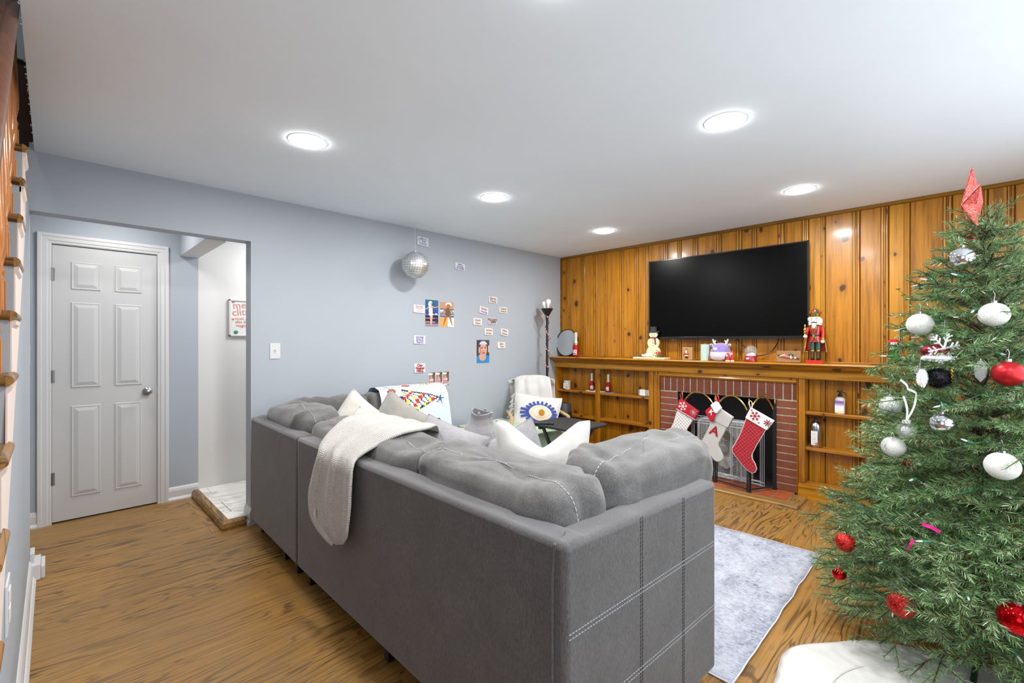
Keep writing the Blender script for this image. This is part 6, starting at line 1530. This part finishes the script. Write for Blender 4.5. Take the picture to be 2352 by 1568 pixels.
while zt < 1.80:
    Rr = RR(zt); n = max(5, int(5+Rr*19))
    ph = r2.uniform(0, 6.28)
    for k in range(n):
        a = ph+2*pi*k/n+r2.uniform(-.10, .10); rad = Rr*r2.uniform(.84, 1.04); Lk = min(BL, key=lambda q: abs(q-max(.09, rad-.01))); me = r2.choice(BL[Lk])
        up = (-.10 if zt < .35 else .12+.25*(zt/1.8))+r2.uniform(-.10, .10)
        s_ = rad/Lk if Lk > .12 else 1.0; s_ = max(.75, min(1.2, s_)); z0 = zt-rad*math.tan(up)*.6
        o = bpy.data.objects.new('branch', me); COL.objects.link(o)
        o.matrix_world = Matrix.Translation((TX+.01*cos(a), TY+.01*sin(a), max(.12, z0))) @ Matrix.Rotation(a, 4, 'Z') @ Matrix.Rotation(-up, 4, 'Y') @ Matrix.Rotation(r2.uniform(-.5, .5), 4, 'X') @ Matrix.Scale(s_, 4)
        loc, q_, sc_ = o.matrix_world.decompose(); o.location = loc; o.rotation_mode = 'QUATERNION'; o.rotation_quaternion = q_; o.scale = sc_; wp(o, tree); nb += 1
    zt += .072 if zt < 1.5 else .055
for k in range(9):
    a = k*2.4; me = BL[.10][k % 3]; o = bpy.data.objects.new('branch', me); COL.objects.link(o)
    mm = Matrix.Translation((TX, TY, 1.70+.012*k)) @ Matrix.Rotation(a, 4, 'Z') @ Matrix.Rotation(-R(45+r2.uniform(-15, 25)), 4, 'Y'); loc, q_, sc_ = mm.decompose(); o.location = loc; o.rotation_mode = 'QUATERNION'; o.rotation_quaternion = q_; wp(o, tree)
o = bpy.data.objects.new('branch', BL[.42][1]); COL.objects.link(o); sa = math.atan2(-RT.y, -RT.x)+.1
mm = Matrix.Translation((TX-RT.x*.05, TY-RT.y*.05, .95)) @ Matrix.Rotation(sa, 4, 'Z') @ Matrix.Rotation(R(-4), 4, 'Y'); loc, q_, sc_ = mm.decompose(); o.location = loc; o.rotation_mode = 'QUATERNION'; o.rotation_quaternion = q_; wp(o, tree)
# star topper
sc0 = V((TX, TY, 1.91))-RT*.042; syaw = YAW+R(55); sx_ = V((cos(syaw), sin(syaw), 0)); sn = V((-sin(syaw), cos(syaw), 0))
t = thing('star_topper', 'coral red glitter star seen almost edge-on at the very top of the tree', 'tree topper', (TX, TY, 1.80))
m = MB(); vs = []; 
for k in range(10):
    a = pi/2+2*pi*k/10; r_ = .135 if k % 2 == 0 else .055
    if k == 0: r_ = .15
    vs.append(sc0+sx_*r_*cos(a)+V((0, 0, r_*sin(a))))
vs += [sc0+sn*.032, sc0-sn*.032]
m.add(vs, [(k, (k+1) % 10, 10) for k in range(10)]+[((k+1) % 10, k, 11) for k in range(10)]); part(m, 'star', M['star'], t)
m = MB()
for k in range(10):
    m.tube([vs[k]*.98+sc0*.02+sn*.002, sc0+sn*.033], .0018, 4); m.tube([vs[k]+sn*0, vs[(k+1) % 10]], .0025, 4)
part(m, 'glitter_edge', M['star'], t)
m = MB(); m.tube([(sc0.x+.020*cos(a*1.0), sc0.y+.020*sin(a), 1.70+.0032*a) for a in [k*.4 for k in range(90)]], .002, 5); part(m, 'coil', plain('b8302c', .4), t, smooth=True)
# ornaments on the camera side of the cone
def onTree(u, v, k=.96):
    d = ray(u, v); best = None
    for i in range(60, 400):
        s_ = i*.01; p = C0+d*s_; rad = sqrt((p.x-TX)**2+(p.y-TY)**2)
        if rad <= RR(p.z)*k: return p, s_
        if best is None or rad-RR(p.z) < best[0]: best = (rad-RR(p.z), p, s_)
    return best[1], best[2]
def bauble(label, u, v, rpx, mat, cap='chrome', grp='baubles on the tree', k=.97, tilt=0, name='bauble', hang=.035):
    p, s_ = onTree(u, v, k); r_ = rpx*s_/FPX; t = thing(name, label, 'ornament', p, grp)
    mm = Matrix.Rotation(tilt, 4, 'Y'); m = MB(); m.ball(p, r_, 32, 20); part(m, 'ball', mat, t, smooth=True)
    m = MB(); m.lathe([(r_*.20, r_*.96), (r_*.20, r_*1.16), (r_*.15, r_*1.19), (.001, r_*1.2)], 14, p); part(m, 'cap', M[cap], t, smooth=True)
    m = MB(); q = p+V((0, 0, r_*1.2)); m.tube([q, q+V((.003, 0, hang*.6)), q+V((-.002, 0, hang)), q+V((-.006, 0, hang*.7))], .0008, 4); part(m, 'hook', M['chrome'], t)
    return p, s_, r_, t
bauble('mirror-bright silver bauble highest on the tree just under the star', 2210, 592, 24, plain('dfe0e2', .03, 1, 0))
bauble('white bauble high on the tree, right of the silver one', 2283, 722, 27, M['ball_white'])
bauble('white bauble poking out of the left side at mantel plant height', 2113, 745, 25, M['ball_white'], k=.9)
bauble('satin red bauble at the right edge above the middle', 2316, 858, 29, plain('ad1a22', .35, .55, .03))
bauble('silver bauble at mid height left of centre', 2163, 972, 23, plain('d6d7da', .04, 1, 0))
bauble('greyish glitter bauble half hidden at left, level with the upper shelf', 2046, 932, 22, M['silver_glitter'], k=.9)
bauble('plain white bauble at left between the two bookcase shelves', 2052, 1025, 23, M['ball_white'], k=.93)
bauble('large matte white bauble at right below the satin red one', 2302, 1070, 31, plain('d8d8d6', .55))
bauble('red glitter bauble furthest left on the lowest wide branches', 1941, 1245, 20, M['red_glitter'], k=1.0)
bauble('small shiny red bauble furthest left, below the glitter one', 1927, 1315, 15, M['red_chrome'], k=1.0)
bauble('red glitter bauble among the lowest branches above the white skirt', 2070, 1388, 27, M['red_glitter'])
bauble('large shiny red bauble low at the right edge', 2338, 1422, 36, M['red_chrome'])
bauble('dark red bauble deep in the branches below the clear glass one', 2088, 1062, 13, plain('6e0c14', .3, .4), k=.8)
bauble('small silver bauble beside the black tinsel ornament', 2113, 850, 13, plain('d6d7da', .1, 1, 0), k=.92)
# clear glass bauble with ribbon
p, s_ = onTree(2082, 988, 1.0); r_ = 19*s_/FPX; t = thing('glass_bauble', 'clear faceted glass bauble on a white ribbon at mid height left', 'ornament', p)
m = MB(); m.ball(p, r_, 20, 12); part(m, 'glass', M['thin'], t); m = MB(); m.ball(p, r_*.55, 10, 6); part(m, 'silver_filling', M['silver_glitter'], t)
m = MB(); m.lathe([(r_*.42, r_*.88), (r_*.42, r_*1.22), (.001, r_*1.23)], 16, p); part(m, 'cap', M['white'], t, smooth=True)
def ribbon(pts, w_, mat, root, name='ribbon'):
    m = MB(); rows = []; pts = [V(q) for q in pts]
    for i, q in enumerate(pts):
        d = (pts[min(i+1, len(pts)-1)]-pts[max(0, i-1)]).normalized(); s2 = d.cross(FW).normalized()*w_/2; rows.append([q-s2, q+s2])
    m.grid(rows); return part(m, name, mat, root, solid=.0008)
q = p+V((0, 0, r_*1.2)); a1 = atD(2075, 910, s_); a2 = atD(2105, 905, s_); a3 = atD(2068, 872, s_-.02)
for (A_, B_) in ((q, a1), (q, a2), (a2, atD(2085, 893, s_-.01)), (atD(2085, 893, s_-.01), a3)): ribbon([A_*(1-f)+B_*f+V((0, 0, .0))-FW*.01*sin(pi*f) for f in [k/6 for k in range(7)]], .008, M['cuff_white'], t)
# glass drop, gold icicle, snowflake
p, s_ = onTree(2252, 850, 1.0); t = thing('glass_drop', 'clear oval glass drop hanging left of the satin red bauble', 'ornament', p); r_ = 18*s_/FPX
m = MB(); m.lathe([(.001, -r_*1.5), (r_*.5, -r_*.9), (r_*.62, 0), (r_*.4, r_*.9), (.002, r_*1.3)], 12, p); part(m, 'glass', M['thin'], t); 
m = MB(); m.lathe([(.003, r_*1.3), (.002, r_*1.5)], 8, p); part(m, 'cap', M['chrome'], t)
p, s_ = onTree(2187, 862, .97); t = thing('gold_icicle', 'thin twisted gold icicle hanging near the tree centre', 'ornament', p); r_ = 16*s_/FPX
m = MB(); m.tube([p+V((.003*cos(k*.9), .003*sin(k*.9), r_*(1-k/14))) for k in range(29)], [.0032-.0001*k for k in range(29)], 6); part(m, 'icicle', M['gold'], t, smooth=True)
p, s_ = onTree(2168, 800, 1.04); t = thing('snowflake_ornament', 'silver glitter snowflake ornament over the dark red sequin cap', 'ornament', p); r_ = 36*s_/FPX
m = MB()
for k in range(6):
    a = 2*pi*k/6+.2; d = RT*cos(a)+V((0, 0, sin(a))); m.tube([p, p+d*r_], .0035, 5)
    for f in (.45, .75):
        for sg in (-1, 1): a2 = a+sg*R(50); d2 = RT*cos(a2)+V((0, 0, sin(a2))); m.tube([p+d*r_*f, p+d*r_*f+d2*r_*.32], .0032, 5)
part(m, 'snowflake', M['silver_glitter'], t); m = MB(); m.tube([p+V((0, 0, r_)), atD(2170, 735, s_+.02)], .0008, 4); part(m, 'thread', M['chrome'], t)
def fuzz(c_, r_, n, l, mat, root, name, squash=(1, 1, 1), seed=1):
    q_ = random.Random(seed); m = MB()
    for k in range(n):
        d = V((q_.gauss(0, 1), q_.gauss(0, 1), q_.gauss(0, 1))).normalized(); b = V(c_)+V((d.x*squash[0], d.y*squash[1], d.z*squash[2]))*r_*.7; d = (d+V((q_.uniform(-.4, .4), q_.uniform(-.4, .4), q_.uniform(-.4, .4)))).normalized(); s2 = d.orthogonal().normalized()*.0012
        i = len(m.v); m.v += [tuple(b-s2), tuple(b+s2), tuple(b+d*l)]; m.f += [(i, i+1, i+2)]; m.mi += [0]
    m.ball(c_, r_*.8, 12, 8, squash); o = part(m, name, mat, root); return o
tin_b = plain('121318', .25, .3, .2); tin_w = plain('ececee', .4)
p, s_ = onTree(2155, 868, .97); k_ = s_/FPX; t = thing('tinsel_boot', 'black tinsel ornament with a white fluffy band at mid height', 'ornament', p)
fuzz(p, 26*k_, 1500, .014, tin_b, t, 'black_tinsel', seed=2); fuzz(atD(2118, 868, s_-.02), 22*k_, 700, .011, tin_w, t, 'white_band', (.32, .32, 1), 3)
p, s_ = onTree(2148, 806, .97); k_ = s_/FPX; t = thing('sequin_cap', 'dark red sequin cap ornament with white fluffy trim behind the snowflake', 'ornament', p)
m = MB(); m.ball(p, 20*k_, 20, 12, (1.3, 1.3, .75)); part(m, 'cap', glitter('dark_sequin', '4a0610', 'c02030', .6, 200), t, smooth=True); fuzz(atD(2150, 822, s_-.02), 30*k_, 600, .010, tin_w, t, 'white_trim', (1, 1, .22), 4)
t = thing('pink_ribbon', 'hot pink ribbon strips showing through the lower left branches', 'ribbon', atD(2120, 1230, 1.75)); pk = plain('c81a78', .4)
ribbon([atD(2118, 1203, 1.60), atD(2138, 1210, 1.58), atD(2160, 1222, 1.60)], .012, pk, t); ribbon([atD(2098, 1238, 1.62), atD(2092, 1250, 1.62), atD(2086, 1262, 1.64)], .012, pk, t)
# string lights
t = thing('string_lights', 'unlit string lights with green wire and clear bulbs wound through the tree', 'string lights', (TX, TY, .9)); pts = []; rr = random.Random(14)
N_ = 420
for k in range(N_):
    f = k/N_; z = .16+1.5*f; a = f*2*pi*9; r_ = RR(z)*(.86+.10*sin(a*6)+.04*sin(a*17)); pts.append(V((TX+r_*cos(a), TY+r_*sin(a), z+.02*sin(a*11))))
m = MB(); m.tube(pts, .0016, 5); part(m, 'wire', M['green'], t, smooth=True)
sock = MB(); sock.lathe([(.0035, 0), (.0055, .002), (.0055, .022), (.004, .024)], 8); smesh = None
for k in range(6, N_, 5):
    p = pts[k]; out = V((p.x-TX, p.y-TY, 0)).normalized()
    if (p-C0).dot(FW) > (V((TX, TY, 0))-C0).dot(FW)+.15: continue
    d = (out+V((rr.uniform(-.6, .6), rr.uniform(-.6, .6), rr.uniform(-.5, .4)))).normalized(); q_ = d.to_track_quat('Z', 'Y').to_matrix().to_4x4()
    m = MB(); m.lathe([(.0035, 0), (.0055, .002), (.0055, .024), (.004, .026)], 8, p, q_); o = part(m, 'socket', plain('2e6a4a', .4), t)
    m = MB(); m.lathe([(.0032, .024), (.0036, .034), (.0024, .044), (.0004, .050)], 8, p, q_); part(m, 'bulb', plain('d8dadc', .08, .2), t, smooth=True)
# white quilted tree skirt
t = thing('tree_skirt', 'round white quilted cloth tree skirt lying on the floor before the tree', 'tree skirt', (3.77, -2.585, 0)); rows = []; n = 96
for i in range(26):
    f = i/25; r_row = []
    for k in range(n+1):
        a = 2*pi*k/n; ed = .60*(1+.018*sin(a*9+1)+.012*sin(a*5)); r_ = ed*(f**.9)*1.0+.002
        z = .012+.010*(1-f**8)+.005*noise.noise(V((cos(a)*r_*6, sin(a)*r_*6, 3)))+(.008*max(0, sin(a*14))*(f**6)); 
        if f == 1: z = .006
        r_row.append(V((3.77+r_*cos(a), -2.585+r_*sin(a), z)))
    rows.append(r_row)
def skm():
    q_ = NT('skirt_cloth'); w_ = q_.node('ShaderNodeTexWave', wave_type='BANDS', bands_direction='DIAGONAL'); q_.link(q_.coord(), w_.inputs[0]); w_.inputs['Scale'].default_value = 7; w_.inputs['Distortion'].default_value = 5; w_.inputs['Detail'].default_value = 2
    q_.set(col=srgb('c6c5c1'), rough=.9, sheen=.1); q_.bump(w_.outputs[1], .35, .006); return q_.m
m = MB(); m.grid(rows); part(m, 'cloth', [skm()], t, smooth=True, auto=R(170), solid=.008)
m = MB(); m.tube([V((3.77+.42*cos(a), -2.585+.42*sin(a), .027)) for a in [2*pi*k/90 for k in range(91)]], .0025, 5); part(m, 'seam', M['cream'], t, smooth=True)
